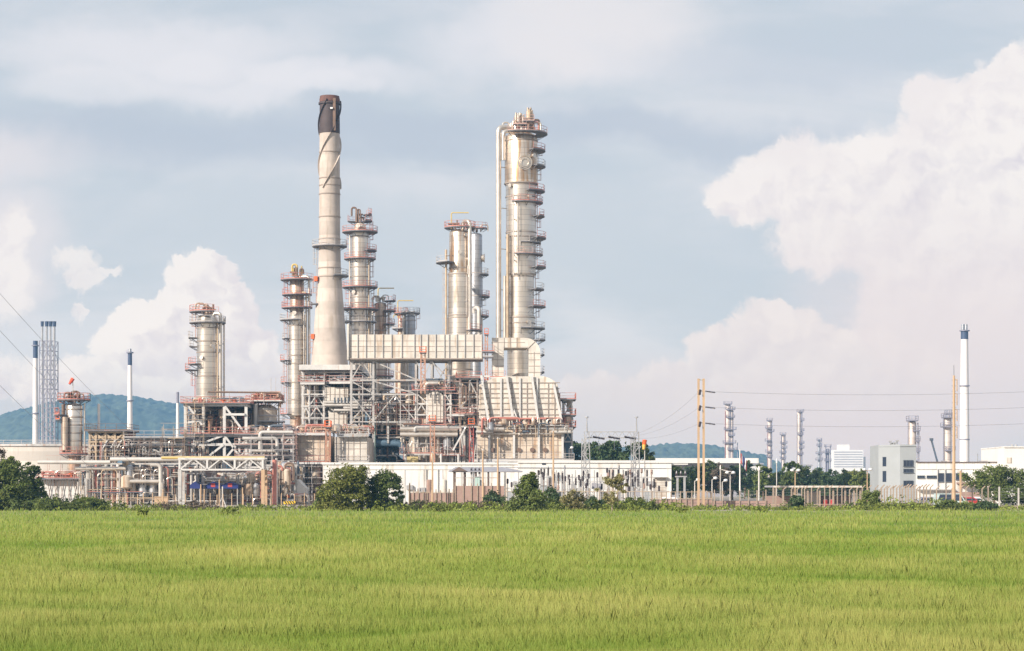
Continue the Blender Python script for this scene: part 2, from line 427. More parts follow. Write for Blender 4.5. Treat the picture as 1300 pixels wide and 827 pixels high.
mb_ = SS(M('ADD', fb, M('MULTIPLY', M('SUBTRACT', fluff, .5), .65)), -.05, .24)
ml_ = SS(M('ADD', fl, M('MULTIPLY', M('SUBTRACT', fluff, .5), .5)), .0, .24)
mo_ = SS(M('ADD', fo, M('MULTIPLY', M('SUBTRACT', fluff, .5), .5)), .0, .18)
ms_ = SS(M('ADD', fs, M('MULTIPLY', M('SUBTRACT', fluff, .5), .8)), .0, .5)
# cumulus bases dissolve into the haze near the horizon
base_fade = SS(V, .5, 2.0); mid_fade = SS(V, .7, 2.4)
layer = MIX(M('MULTIPLY', M('MULTIPLY', ml_, .95), base_fade), layer, lowc)
layer = MIX(M('MULTIPLY', M('MULTIPLY', mb_, .93), mid_fade), layer, MIX(SS(V, 1.6, 4.2), col(237, 227, 229), ccol))
layer = MIX(M('MULTIPLY', M('MULTIPLY', mo_, .93), base_fade), layer, ccol)
layer = MIX(M('MULTIPLY', ms_, .75), layer, ccol)
# sky colour brightened and warmed towards the horizon to cancel the haze volume's blue
slope = M('MAXIMUM', M('DIVIDE', V, 26.0), .001)
path = M('MINIMUM', M('DIVIDE', BOXTOP - CAMZ, slope), 4300.0)
Tn = M('EXPONENT', M('MULTIPLY', path, -HAZE_D))
def comp(c, air):
    n = nd('ShaderNodeMath', operation='DIVIDE'); L.new(M('SUBTRACT', c, M('MULTIPLY', M('SUBTRACT', 1.0, Tn), air)), n.inputs[0]); L.new(Tn, n.inputs[1]); return M('MAXIMUM', n.outputs[0], 0.0)
sp = nd('ShaderNodeSeparateColor'); L.new(layer, sp.inputs[0]); cc = nd('ShaderNodeCombineColor')
for i in range(3): L.new(comp(sp.outputs[i], AIR[i] * K), cc.inputs[i])
layer = cc.outputs[0]
bgc = nd('ShaderNodeBackground'); L.new(layer, bgc.inputs[0]); bgc.inputs[1].default_value = 1.0
mxs = nd('ShaderNodeMixShader'); mxs.inputs[0].default_value = .93
L.new(bgs.outputs[0], mxs.inputs[1]); L.new(bgc.outputs[0], mxs.inputs[2])
wo = nd('ShaderNodeOutputWorld'); L.new(mxs.outputs[0], wo.inputs[0])

# ---------------------------------------------------------------- haze
hm = bpy.data.materials.new('haze'); hm.use_nodes = True; hn = hm.node_tree; hn.nodes.clear()
pv = hn.nodes.new('ShaderNodeVolumePrincipled'); pv.inputs['Color'].default_value = (*HAZE_C, 1); pv.inputs['Density'].default_value = HAZE_D
pv.inputs['Anisotropy'].default_value = .1
ho = hn.nodes.new('ShaderNodeOutputMaterial'); hn.links.new(pv.outputs[0], ho.inputs['Volume'])
MATS['haze'] = hm
if HAZE_D > 0:
    b = MB(); b.box(-3300, 3300, -320, 4300, -2, BOXTOP); hz = b.build('haze', 'haze'); hz['kind'] = 'stuff'; hz['label'] = 'thin blue summer haze over the plain'

# ---------------------------------------------------------------- ground
mat('field_soil', (.24, .25, .06), .9, 0, .35, .08)
mat('yard_ground', (.33, .28, .22), .9, 0, .25, .12)
mat('grass', (.27, .34, .06), .6, 0, .10, .05, transl=.35, island=.13, spec=.2, col2=(.13, .235, .025), tip=((.52, .49, .155), .16, .56))
mat('hill_green', (.085, .105, .06), .9, 0, .62, .045, bump=.9)
b = MB(); b.add([(-3200, -300, 0), (3200, -300, 0), (3200, 4250, 0), (-3200, 4250, 0)], [(0, 1, 2, 3)])
structure('ground', b, 'yard_ground')
b = MB(); b.add([(-260, -40, .03), (260, -40, .03), (260, 252, .03), (-260, 252, .03)], [(0, 1, 2, 3)])
structure('field', b, 'field_soil')

nr = np.random.default_rng(5)
def tri_mesh(name, V3, material, quads=False):
    """V3: (n, k, 3) array, k corners per face"""
    n, k, _ = V3.shape; me = bpy.data.meshes.new(name)
    me.vertices.add(n * k); me.vertices.foreach_set('co', V3.reshape(-1).astype(np.float32))
    me.loops.add(n * k); me.loops.foreach_set('vertex_index', np.arange(n * k, dtype=np.int32))
    me.polygons.add(n); me.polygons.foreach_set('loop_start', np.arange(0, n * k, k, dtype=np.int32))
    me.update(calc_edges=True); me.materials.append(MATS[material])
    return me
def grass_blades(n, ymin, ymax):
    inv = nr.uniform(0, 1, n) ** .8
    Y = 1 / (1 / ymax + inv * (1 / ymin - 1 / ymax)); X = nr.uniform(-1, 1, n) * (.27 * Y + 9)
    # patchy height
    hgt = .32 + .08 * np.sin(X * .11 + Y * .07) * np.sin(Y * .13 - X * .05) + .06 * np.sin(X * .3 + 2 * np.sin(Y * .11)) * np.sin(Y * .23 + 1.3 * np.sin(X * .07)) + .07 * np.sin(X * .9 + 3 * np.sin(Y * .4)) * np.sin(Y * .55 + X * .2)
    hgt = hgt * nr.uniform(.7, 1.45, n)
    tall = nr.uniform(0, 1, n) > .99; hgt[tall] *= 1.15
    wd = .003 + Y * .00013
    a = nr.uniform(0, 2 * PI, n); lean = hgt * nr.uniform(.02, .38, n); la = nr.uniform(0, 2 * PI, n)
    z0 = np.full(n, .0)
    B = np.stack([X, Y, z0], 1); side = np.stack([np.cos(a) * wd, np.sin(a) * wd * .4, np.zeros(n)], 1)
    mid = B + np.stack([np.cos(la) * lean * .35, np.sin(la) * lean * .35, hgt * .6], 1)
    tip = B + np.stack([np.cos(la) * lean, np.sin(la) * lean, hgt], 1)
    V3 = np.stack([B - side, B + side, mid + side * .8, tip, mid - side * .8], 1)
    return V3
me = tri_mesh('grass', np.concatenate([grass_blades(NGRASS, 26, 251)]), 'grass')
go = bpy.data.objects.new('grass', me); C.objects.link(go); go['kind'] = 'stuff'; go['label'] = 'tall green meadow grass covering the whole field'

def hill(name, pts, Y, depth, seed):
    """ridge following px/py skyline points; real terrain rolling down on both sides"""
    xs = [WX(p[0], Y) for p in pts]; zs = [max(0, WZ(p[1], Y)) for p in pts]
    nx, ny = 460, 110; V3 = []
    r2 = np.random.default_rng(seed)
    gx = np.linspace(xs[0], xs[-1], nx); gz = np.interp(gx, xs, zs)
    b = MB()
    import mathutils.noise as mn
    for j in range(ny):
        t = j / (ny - 1) * 2 - 1; prof = max(0, math.cos(t * PI / 2)) ** .8
        for i in range(nx):
            x = gx[i]; y = Y + t * depth
            k = mn.noise(Vector((x / 260, y / 260, seed))) * .5 + mn.noise(Vector((x / 90, y / 90, seed + 5))) * .2
            z = gz[i] * prof * (1 + k * (1 - prof) * .9) + (mn.noise(Vector((x / 26, y / 26, 1))) * 1.3 + mn.noise(Vector((x / 9, y / 9, 4))) * 1.4 + mn.noise(Vector((x / 140, y / 140, 9))) * 3.0) * 3.6 * min(1, prof * 3)
            b.v.append((x, y, z - 2))
    for j in range(ny - 1):
        for i in range(nx - 1):
            a = j * nx + i; b.f.append([a, a + 1, a + 1 + nx, a + nx]); b.sm.append(True)
    return structure(name, b, 'hill_green')
hill('hill', [(-420, 560), (-200, 545), (-60, 540), (0, 533), (60, 519), (95, 511), (120, 505), (145, 502), (175, 504), (205, 508), (250, 516), (300, 535), (350, 575), (400, 618)], 3300, 620, 3)
hill('hill', [(640, 618), (690, 585), (740, 568), (800, 567), (830, 565), (870, 564), (905, 569), (935, 575), (960, 580), (985, 590), (1010, 618)], 3100, 500, 8)

# ---------------------------------------------------------------- trees and bushes
def leaves(blob, n, size, seed=0, hollow=.55, lower=0.0):
    r = np.random.default_rng(seed); Bl = np.array(blob, float)
    wgt = (Bl[:, 3] * Bl[:, 4] * Bl[:, 5]) ** .75; wgt /= wgt.sum()
    # small twig clusters spread over every lobe so the crown gets clumps and gaps
    nc = max(16, n // 60); bi = r.choice(len(Bl), nc, p=wgt)
    d = r.normal(size=(nc, 3)); d /= np.linalg.norm(d, axis=1)[:, None]
    rad = hollow + (1.09 - hollow) * r.uniform(0, 1, nc) ** .6
    cen = Bl[bi, :3] + d * Bl[bi, 3:6] * rad[:, None]
    ci = r.integers(0, nc, n); cs = Bl[bi, 3:6].mean(1)[ci] * .19 * r.uniform(.6, 1.4, nc)[ci]
    p = cen[ci] + r.normal(size=(n, 3)) * np.maximum(cs, size * .8)[:, None] * np.array([1, 1, .7])
    p[:, 2] = np.maximum(p[:, 2], .05)
    nrm = d[ci] * .8 + r.normal(size=(n, 3)) * .7 + np.array([0, 0, .25]); nrm /= np.linalg.norm(nrm, axis=1)[:, None]
    t = np.cross(nrm, r.normal(size=(n, 3))); t /= np.linalg.norm(t, axis=1)[:, None]; q = np.cross(nrm, t)
    s = size * r.uniform(.6, 1.35, n)[:, None]
    return np.stack([p - t * s, p - q * s * .55, p + t * s, p + q * s * .55], 1)
def trunk_mb(h, r0, blobs_, seed=0, x=0, y=0):
    r = random.Random(seed); b = MB()
    b.tube([(x, y, -.1), (x + r.uniform(-.1, .1) * h * .3, y, h * .35), (x + r.uniform(-.1, .1) * h, y, h * .7)], [r0, r0 * .75, r0 * .35], 8)
    for bl in blobs_[:8]:
        s = Vector((x, y, h * r.uniform(.15, .4))); e = Vector(bl[:3]); m = s.lerp(e, .5) + Vector((0, 0, h * .05))
        b.tube([s, m, e], [r0 * .5, r0 * .35, r0 * .12], 6)
    return b
def tree(name, label, cat, px, Y, blob, n, size, leaf, seed=0, bark='bark', group=None, r0=.16, z=0):
    """blob in metres relative to the base"""
    x = WX(px, Y); t = T(name, label, cat, x, Y, z, group)
    h = max(b_[2] + b_[5] for b_ in blob)
    tk = trunk_mb(h, r0, blob, seed); o = tk.build('trunk', bark); o.parent = t.o
    me = tri_mesh('crown', leaves(blob, n, size, seed), leaf); c = bpy.data.objects.new('crown', me); C.objects.link(c); c.parent = t.o
    return t
def pxblobs(lst, px, Y, base_py=None):
    """lobes given as (px, py, rx, ry) at distance Y -> metres about the tree's base"""
    u = Y / FPX; out = []
    for (a, b_, rx, ry) in lst:
        out.append(((a - px) * u, rnd.uniform(-.3, .3) * rx * u, WZ(b_, Y), rx * u, rx * u * .9, ry * u))
    return out

# ---------------------------------------------------------------- plant generators (coordinates: px, py = bearing / height marks at distance Y)
def U_(Y): return Y / FPX
def vessel_profile(sections, Y, flare=.0):
    """sections: (py_top, py_bot, r_px_top, r_px_bot) from top to bottom"""
    prof = []
    for (a, b_, r0, r1) in reversed(sections): prof += [(WZ(b_, Y), r1 * U_(Y)), (WZ(a, Y), r0 * U_(Y))]
    return prof
def headgear(t, x, y, z, r, h, n, m='pipe', m2='pipe_rust', seed=1):
    rr = random.Random(seed)
    for i in range(n):
        b = MB(); px_, py_ = x + rr.uniform(-r, r), y + rr.uniform(-r, .3 * r); hh = h * rr.uniform(.4, 1)
        k = rr.random(); rad = rr.uniform(.09, .22)
        if k < .4: b.tube([(px_, py_, z), (px_, py_, z + hh)], rad, 7)
        elif k < .75:
            q = px_ + rr.choice((-1, 1)) * rr.uniform(.6, 1.6); b.tube(bend([(px_, py_, z), (px_, py_, z + hh), (q, py_, z + hh), (q, py_, z + hh * rr.uniform(0, .5))], .5), rad, 7)
        else:
            b.tube([(px_ - r * .5, py_, z + hh * .6), (px_ + r * .5, py_, z + hh * .6)], rad, 7); b.tube([(px_, py_, z), (px_, py_, z + hh * .6)], rad, 7)
        t.part('vent_pipe', b, m if rr.random() < .6 else m2)
def tower(name, label, px, Y, sections, platforms=(), ladders=(), pipes=(), bands=(), nozzles=(), m='silver', cat='column', head=None, dome=True, group=None, bandm='rail_grey', shells=None, seed=0, base=None, davit=None):
    x = WX(px, Y); u = U_(Y); t = T(name, label, cat, x, Y, 0, group)
    zb = 0 if base is None else WZ(base, Y)
    def rad_at(py):
        for (a, b_, r0, r1) in sections:
            if a - .01 <= py <= b_ + .01: return (r0 + (r1 - r0) * (py - a) / (b_ - a)) * u
        return sections[0][2] * u if py < sections[0][0] else sections[-1][3] * u
    for i, (a, b_, r0, r1) in enumerate(sections):
        zt, zl = WZ(a, Y), WZ(b_, Y)
        if i == len(sections) - 1: zl = zb
        prof = [(zl, r1 * u), (zt, r0 * u)]
        if i == 0 and dome:
            R0 = r0 * u; prof = [(zl, r1 * u), (zt - R0 * .4, R0)] + [(zt - R0 * .4 + R0 * .42 * math.sin(k * PI / 10), R0 * math.cos(k * PI / 10)) for k in (1, 2, 3, 4)]
        t.part('shell', MB().lathe(x, Y, prof, 36), (shells[i] if shells else m))
    for py in bands:
        rr_ = rad_at(py) + .1; z = WZ(py, Y)
        t.part('band', MB().lathe(x, Y, [(z - .12, rr_ - .12), (z - .1, rr_), (z + .1, rr_), (z + .12, rr_ - .12)], 36, cap=False), bandm)
    for pf in platforms:
        py, a0, a1, ext = pf[:4]; rm = pf[4] if len(pf) > 4 else 'rail_red'
        r0 = rad_at(py) + .02; r1 = r0 + ext; z = WZ(py, Y); b = MB(); b.sector(x, Y, z, r0 - .1, r1, a0, a1, .15)
        for k in range(max(2, int(abs(a1 - a0) / 35)) + 1):
            a = R(a0 + (a1 - a0) * k / max(2, int(abs(a1 - a0) / 35))); c, s_ = math.cos(a), math.sin(a)
            b.bar((x + c * (r1 - .1), Y + s_ * (r1 - .1), z - .15), (x + c * r0, Y + s_ * r0, z - ext * .6), .08)
        d = t.part('platform', b, 'deck')
        b = MB(); nseg = max(3, int(abs(a1 - a0) / 22))
        b.rail([(x + (r1 - .05) * math.cos(R(a0 + (a1 - a0) * k / nseg)), Y + (r1 - .05) * math.sin(R(a0 + (a1 - a0) * k / nseg)), z) for k in range(nseg + 1)], 1.15, .06, 2.5)
        t.part('railing', b, rm, parent=d)
    for ld in ladders:
        ang, pa, pb = ld[:3]; lm = ld[3] if len(ld) > 3 else 'rail_red'; r0 = rad_at(pb) + .25; c, s_ = math.cos(R(ang)), math.sin(R(ang))
        t.part('ladder', MB().ladder(x + c * r0, Y + s_ * r0, WZ(pb, Y), WZ(pa, Y), c, s_), lm)
    for pp in pipes:   # (dx_px, dy_m, py_top, py_bot, r_m, mat, into) : riser beside the vessel, its top elbow turning into the shell
        dx, dy, pa, pb, r_, pm_ = pp[:6]; X = x + dx * u; z1 = WZ(pa, Y); z0 = WZ(pb, Y) if pb else 0
        pts = [(X, Y + dy, z0), (X, Y + dy, z1)]
        if len(pp) > 6: pts += [(x + pp[6] * u, Y + dy * .3, z1)]
        if len(pp) > 7: pts += [(x + pp[6] * u, Y + dy * .3, z1 - pp[7])]
        b = MB(); b.tube(bend(pts, max(.5, r_ * 2.2), 5), r_, 12)
        p = t.part('pipe', b, pm_)
        b = MB(); zz = z0 + 3
        while zz < z1 - 1: b.bar((X, Y + dy, zz), (x + math.copysign(min(abs(dx * u), 1e9), dx) * .55, Y, zz), .14); zz += 8
        if b.v: t.part('bracket', b, 'steel', parent=p)
    for nz_ in nozzles:
        ang, py, r_ = nz_; c, s_ = math.cos(R(ang)), math.sin(R(ang)); r0 = rad_at(py); z = WZ(py, Y)
        b = MB().tube([(x + c * (r0 - .1), Y + s_ * (r0 - .1), z), (x + c * (r0 + .35), Y + s_ * (r0 + .35), z)], r_ * .8, 14)
        if r_ < 1: b.tube([(x + c * (r0 + .35), Y + s_ * (r0 + .35), z), (x + c * (r0 + .5), Y + s_ * (r0 + .5), z)], r_, 14)
        else:
            ex = Vector((-s_, c, 0)); o_ = Vector((x + c * (r0 + .4), Y + s_ * (r0 + .4), z))
            for q in (1.0, .55): b.tube([o_ + (ex * math.cos(k * PI / 12) + Vector((0, 0, 1)) * math.sin(k * PI / 12)) * r_ * q for k in range(25)], .12, 6)
        t.part('manhole', b, 'pipe')
    if head: headgear(t, x, Y, WZ(sections[0][0], Y) + .05, sections[0][2] * u * .8, head[0], head[1], seed=seed + 3, m=head[2] if len(head) > 2 else 'pipe')
    if davit:
        z = WZ(sections[0][0], Y); dx, h = davit; b = MB().tube(bend([(x + dx * u, Y, z), (x + dx * u, Y, z + h), (x + dx * u + 3.4, Y, z + h)], .4), .11, 6); t.part('davit', b, 'yellow')
    return t

def steel(t, cols, Y0, Y1, levels, base=None, m='steel', w=.35, decks=(), braces='auto', railm='rail_red', seed=0, top=None, mid_y=None, bw=.3):
    """steel frame: cols px list, levels py list (top first); columns run from the ground (or base) to the top level"""
    rr = random.Random(seed); xs = [WX(c, Y0) for c in cols]; zs = [WZ(l, Y0) for l in levels]; z0 = 0 if base is None else WZ(base, Y0)
    ztop = WZ(top, Y0) if top else zs[0]
    ys = [Y0, Y1] if mid_y is None else [Y0, mid_y, Y1]
    for y in ys:
        for x in xs: t.part('post', MB().box(x - w / 2, x + w / 2, y - w / 2, y + w / 2, z0, ztop), m)
    for i, z in enumerate(zs):
        b = MB(); e = .003 * (i + 1)
        for y in ys: b.box(xs[0] - w / 2 - .1, xs[-1] + w / 2 + .1, y - w / 2 - e, y + w / 2 + e, z - bw, z + .002)
        for x in xs: b.box(x - w / 2 + .02, x + w / 2 - .02, Y0 + w / 2, Y1 - w / 2, z - bw - .05, z - .03)
        t.part('floor_beam', b, m)
        if i in decks:
            b = MB().box(xs[0] - .8, xs[-1] + .8, Y0 - 1.0, Y1 + .5, z + .02, z + .14); d = t.part('deck', b, 'deck')
            b = MB().rail([(xs[0] - .75, Y1, z + .14), (xs[0] - .75, Y0 - .95, z + .14), (xs[-1] + .75, Y0 - .95, z + .14), (xs[-1] + .75, Y1, z + .14)], 1.15, .06, 1.6)
            t.part('railing', b, railm, parent=d)
    zz = zs + [z0]
    for i in range(len(zz) - 1):
        for j in range(len(xs) - 1):
            if braces == 'none' or (braces == 'auto' and rr.random() < .35): continue
            k = rr.random(); a, c = zz[i] - .3, zz[i + 1]; xl, xr = xs[j], xs[j + 1]; y = Y0 - .05; b = MB()
            if braces == 'x' or k < .25: b.bar((xl, y, a), (xr, y, c), .2); b.bar((xl, y + .22, c), (xr, y + .22, a), .2)
            elif k < .5: b.bar((xl, y, a), (xr, y, c), .22)
            elif k < .7: b.bar((xl, y, c), (xr, y, a), .22)
            else: xm = (xl + xr) / 2; b.bar((xl, y, c), (xm, y, a), .2); b.bar((xr, y, c), (xm, y, a), .2)
            t.part('brace', b, m)

def clutter(t, x0, x1, y0, y1, Y, dep, n, seed, mats=('pipe', 'pipe_pale', 'pipe_rust', 'steel', 'pipe_tan', 'rail_red', 'steel_dark', 'silver'), vert=.5, rmax=.32, zmin=None, thin=False):
    """pipes, risers, valves and small drums inside a bay"""
    rr = random.Random(seed); zt, zb = WZ(y0, Y), WZ(y1, Y) if zmin is None else zmin; X0, X1 = WX(x0, Y), WX(x1, Y)
    for i in range(int(n * 1.7)):
        m = rr.choice(mats); y = Y + rr.uniform(.3, dep); r_ = rr.choice((.05, .06, .08, .1, .12, .15, .19, rmax * .85)); k = rr.random() * (.9 if thin else 1); b = MB()
        if thin: r_ = rr.choice((.04, .05, .06, .08, .1))
        if k < vert:
            x = rr.uniform(X0, X1); za = rr.uniform(zb, zb + (zt - zb) * .5); zc = rr.uniform((za + zt) / 2, zt)
            if rr.random() < .5: b.tube([(x, y, za), (x, y, zc)], r_, 8)
            else: x2 = min(X1, max(X0, x + rr.uniform(-3, 3))); b.tube(bend([(x, y, za), (x, y, zc), (x2, y, zc), (x2, y, zc - rr.uniform(.6, 3))], .6), r_, 8)
            b.lathe(x, y, [(zc * .5 + za * .5, r_ * 1.7), (zc * .5 + za * .5 + .18, r_ * 1.7)], 8)
            t.small.append((r_, b, m))
        elif k < .84:
            a = rr.uniform(X0, X1); c = min(X1, a + rr.uniform(2.5, max(3, (X1 - X0) * .7))); z = rr.uniform(zb + .4, zt)
            if rr.random() < .5: b.tube([(a, y, z), (c, y, z)], r_, 8)
            else: b.tube(bend([(a, y, max(zb, z - rr.uniform(.8, 3))), (a, y, z), (c, y, z), (c, y, max(zb, z - rr.uniform(.8, 3)))], .6), r_, 8)
            t.small.append((r_, b, m))
        elif k < .92:
            x = rr.uniform(X0 + .8, X1 - .8); z = rr.uniform(zb, zt - 1.5); q = rr.uniform(.4, .9); h = min(zt - z, rr.uniform(1.4, 3.6))
            t.part('drum', b.lathe(x, y, [(z, q * .6), (z + .25, q), (z + h - .3, q), (z + h, q * .5)], 14), rr.choice(('silver', 'panel_warm', 'silver_grey', 'rust_clad')))
        else:
            x = rr.uniform(X0, X1); z = rr.uniform(zb, zt - .8); s_ = rr.uniform(.2, .5)
            b.lathe(x, y, [(z, s_ * .4), (z + s_, s_ * .4)], 8); b.tube([(x - s_, y, z + s_), (x + s_, y, z + s_)], s_ * .28, 8); b.lathe(x, y, [(z + s_ * 1.2, s_ * .8), (z + s_ * 1.35, s_ * .8)], 10)
            t.part('valve', b, rr.choice(('rail_red', 'orange', 'pipe_rust', 'steel_blue')))

def panel_box(t, name, x0, x1, Y0, Y1, py0, py1, m, rows=(), cols=(), label=None, seam='seam', sw=.08):
    """insulated box with proud seam strips on its front and left faces"""
    X0, X1, za, zb = WX(x0, Y0), WX(x1, Y0), WZ(py1, Y0), WZ(py0, Y0)
    p = t.part(name, MB().box(X0, X1, Y0, Y1, za, zb), m, label=label); b = MB()
    for r_ in rows: z = WZ(r_, Y0); b.box(X0 - .05, X1 + .05, Y0 - .05, Y0, z - sw / 2, z + sw / 2); b.box(X0 - .05, X0, Y0 + .01, Y1, z - sw / 2, z + sw / 2)
    for c in cols: x = WX(c, Y0); b.box(x - sw / 2, x + sw / 2, Y0 - .08, Y0, za, zb)
    if b.v: t.part('panel_joint', b, seam, parent=p)
    return p
def hpipe(t, x0, x1, py, Y, r_, m, drops=(), name='pipe'):
    X0, X1, z = WX(x0, Y), WX(x1, Y), WZ(py, Y); pts = [(X0, Y, z), (X1, Y, z)]
    if 'l' in drops: pts = [(X0, Y, z - 3)] + pts
    if 'r' in drops: pts = pts + [(X1, Y, z - 3)]
    if 'L' in drops: pts = [(X0, Y, 0)] + pts
    if 'R' in drops: pts = pts + [(X1, Y, 0)]
    return t.part(name, MB().tube(bend(pts, max(.6, 2 * r_), 5), r_, 12), m)
def vpipe(t, px, py0, py1, Y, r_, m, name='pipe', n=10):
    X = WX(px, Y); return t.part(name, MB().tube([(X, Y, 0 if py1 is None else WZ(py1, Y)), (X, Y, WZ(py0, Y))], r_, n), m)
def deck_strip(t, x0, x1, py, Y0, Y1, railm='rail_red', m='steel_white', th=.35, rail=True):
    X0, X1, z = WX(x0, Y0), WX(x1, Y0), WZ(py, Y0); d = t.part('walkway', MB().box(X0, X1, Y0, Y1, z - th, z), m)
    if rail: t.part('railing', MB().rail([(X0, Y1, z), (X0, Y0 + .05, z), (X1, Y0 + .05, z), (X1, Y1, z)], 1.15, .06, 1.6), railm, parent=d)
    return d

def scaffold(label, x0, x1, py0, py1, Y, m='pipe_rust', bay=2.0, lift=2.0, dep=1.4):
    t = T('scaffold', label, 'scaffold', WX((x0 + x1) / 2, Y), Y); X0, X1 = WX(x0, Y), WX(x1, Y); z0 = 0 if py1 is None else WZ(py1, Y); z1 = WZ(py0, Y); n = max(1, round((X1 - X0) / bay)); k = max(1, round((z1 - z0) / lift))
    for i in range(n + 1):
        X = X0 + (X1 - X0) * i / n; b = MB()
        for y in (Y, Y + dep): b.bar((X, y, z0), (X, y, z1 + rnd.uniform(0, .9)), .07)
        t.part('standard', b, m)
    for j in range(k + 1):
        z = z0 + (z1 - z0) * j / k; b = MB().bar((X0 - .3, Y - .05, z), (X1 + .3, Y - .05, z), .06).bar((X0 - .3, Y - .05, z + lift * .5), (X1 + .3, Y - .05, z + lift * .5), .05).bar((X0, Y + dep, z), (X1, Y + dep, z), .06)
        t.part('ledger', b, m)
        if j and rnd.random() < .7: a = rnd.uniform(0, .5) * (X1 - X0); t.part('plank_deck', MB().box(X0 + a, min(X1, X0 + a + (X1 - X0) * .6), Y + .1, Y + dep - .1, z - .06, z), 'deck')
    return t

def finish_small():
    """every clutter pipe of a thing: the largest 80 as parts, the rest as one part"""
    for t in THINGS:
        if not t.small: continue
        t.small.sort(key=lambda e: -e[0] * max(1.0, len(e[1].v) ** .3))
        for r_, b, m in t.small[:80]: t.part('pipe', b, m)
        rest = t.small[80:]
        if rest:
            names = sorted({m for _, _, m in rest}); B = MB(); B.mi = []
            for _, b, m in rest: n0 = len(B.f); B.add(b.v, b.f); B.sm[n0:] = b.sm; B.mi += [names.index(m)] * len(b.f)
            o = B.build('small_piping', names, t.loc, t.o); o['kind'] = 'stuff'

# ================================================================ THE MAIN PLANT
# --- the tall concrete stack on its table frame
Y = 400; t = tower('smokestack', 'tall pale concrete smokestack with charred dark top and rusty rim', 418.5, Y,
    [(170, 300, 12.8, 13.4), (300, 345, 13.4, 14.4), (345, 400, 14.4, 18.6), (400, 464, 18.6, 23.5)], base=465,
    platforms=[(313, 0, 360, 1.3, 'rail_grey'), (350.5, -70, 50, 1.4, 'rail_grey')], dome=False, m='concrete', cat='chimney',
    bands=[194, 227, 236, 247, 276, 304, 341, 352], bandm='seam',
    ladders=[(175, 313, 350, 'rail_grey')])
x = WX(418.5, Y); u = U_(Y); zt, zc = WZ(124, Y), WZ(170, Y)
cr = t.part('crown_shell', MB().lathe(x, Y, [(zc - .05, 12.9 * u), (zc + .1, 13.1 * u), (zt - 1.2, 12.6 * u), (zt - .9, 12.8 * u)], 36, cap=False), 'stack_dark', label='soot-black top shell of the stack')
t.part('rim', MB().lathe(x, Y, [(zt - 1.0, 12.0 * u), (zt - .95, 13.0 * u), (zt - .3, 13.0 * u), (zt - .25, 12.6 * u), (zt + .2, 12.3 * u), (zt + .25, 10.5 * u), (zt - 1, 10.3 * u)], 36), 'stack_rust', parent=cr)
t.part('ring', MB().lathe(x, Y, [(WZ(132, Y) - .2, 13 * u), (WZ(132, Y) - .15, 14.2 * u), (WZ(132, Y) + .15, 14.2 * u), (WZ(132, Y) + .2, 13 * u)], 36, cap=False), 'stack_dark', parent=cr)
for k in range(3):
    for (pa, pb, mm, nm) in ((128, 170.5, 'stack_dark', 'strake'), (170.5, 240, 'concrete', 'strake')):
        pts = []; n = 26
        for i in range(n + 1):
            py = pa + (pb - pa) * i / n; a = R(-100 + 120 * k - (py - 128) * 2.35)
            r_ = 13.1 * u; pts.append((x + r_ * math.cos(a), Y + r_ * math.sin(a), WZ(py, Y)))
        b = MB()
        for p, q in zip(pts, pts[1:]):
            for (s_, e) in ((p, q),):
                c0 = Vector((s_[0] - x, s_[1] - Y, 0)).normalized(); c1 = Vector((e[0] - x, e[1] - Y, 0)).normalized()
                v0, v1 = Vector(s_), Vector(e); o0, o1 = v0 + c0 * .30, v1 + c1 * .30; h = Vector((0, 0, .09))
                b.add([tuple(v) for v in (v0 - h, v1 - h, o1 - h, o0 - h, v0 + h, v1 + h, o1 + h, o0 + h)], [(0, 1, 2, 3), (7, 6, 5, 4), (3, 2, 6, 7), (0, 4, 5, 1), (0, 3, 7, 4), (1, 5, 6, 2)])
        t.part(nm, b, mm)
t.part('riser_strip', MB().box(x + 5.2 * u, x + 8.6 * u, Y - 12.9 * u, Y - 11.2 * u, WZ(168, Y), WZ(127, Y)), 'pipe_rust', parent=cr)
t.part('lamp', MB().box(x + .3, x + .8, Y - 12.9 * u - .35, Y - 12.9 * u, WZ(141, Y), WZ(139, Y)), 'lamp_white')
# ladder side frames with their orange rest boxes
for (px_, pa, pb) in ((402, 352, 387), (398, 425, 463)):
    b = MB().ladder(WX(px_, Y), Y - 1, WZ(pb, Y), WZ(pa, Y), -1, 0); d = t.part('ladder', b, 'rail_pink')
    t.part('rest_box', MB().box(WX(px_ - 2.2, Y), WX(px_ + 2, Y), Y - 1.8, Y - .4, WZ(pa + 6, Y), WZ(pa, Y)), 'orange', parent=d)
t.part('rest_platform', MB().box(WX(396, Y), WX(404, Y), Y - 2, Y, WZ(387.5, Y), WZ(386, Y)), 'deck')

t = T('stack_table', 'white steel table frame with braced legs carrying the concrete smokestack', 'steel frame', WX(420, 388), 388)
t.part('table_slab', MB().box(WX(381, 388), WX(458, 388), 386, 411, WZ(470.5, 388), WZ(464, 388)), 'steel_white')
steel(t, [384, 393, 411, 437, 445, 456], 388, 410, [472, 486, 500, 515, 530], m='steel_white', w=.32, bw=.26, braces='auto', decks=(1,), seed=4)
deck_strip(t, 381, 412, 486, 386.5, 388, 'rail_grey'); deck_strip(t, 418, 447, 485, 386, 388, 'rail_grey')
for (a, c, py) in ((412, 484, 511), (412, 478, 514.5), (436, 484, 518), (424, 447, 521)): hpipe(t, a, c, py, 386.6, .24, 'pipe_pale')
for q in range(5): vpipe(t, 425 + q * 4.3, 505, 512, 386.4, .16, 'steel_dark')
clutter(t, 384, 458, 474, 548, 389, 16, 70, 11, mats=('pipe', 'pipe_rust', 'steel', 'pipe_tan', 'steel_dark', 'rail_red', 'pipe_pale'))

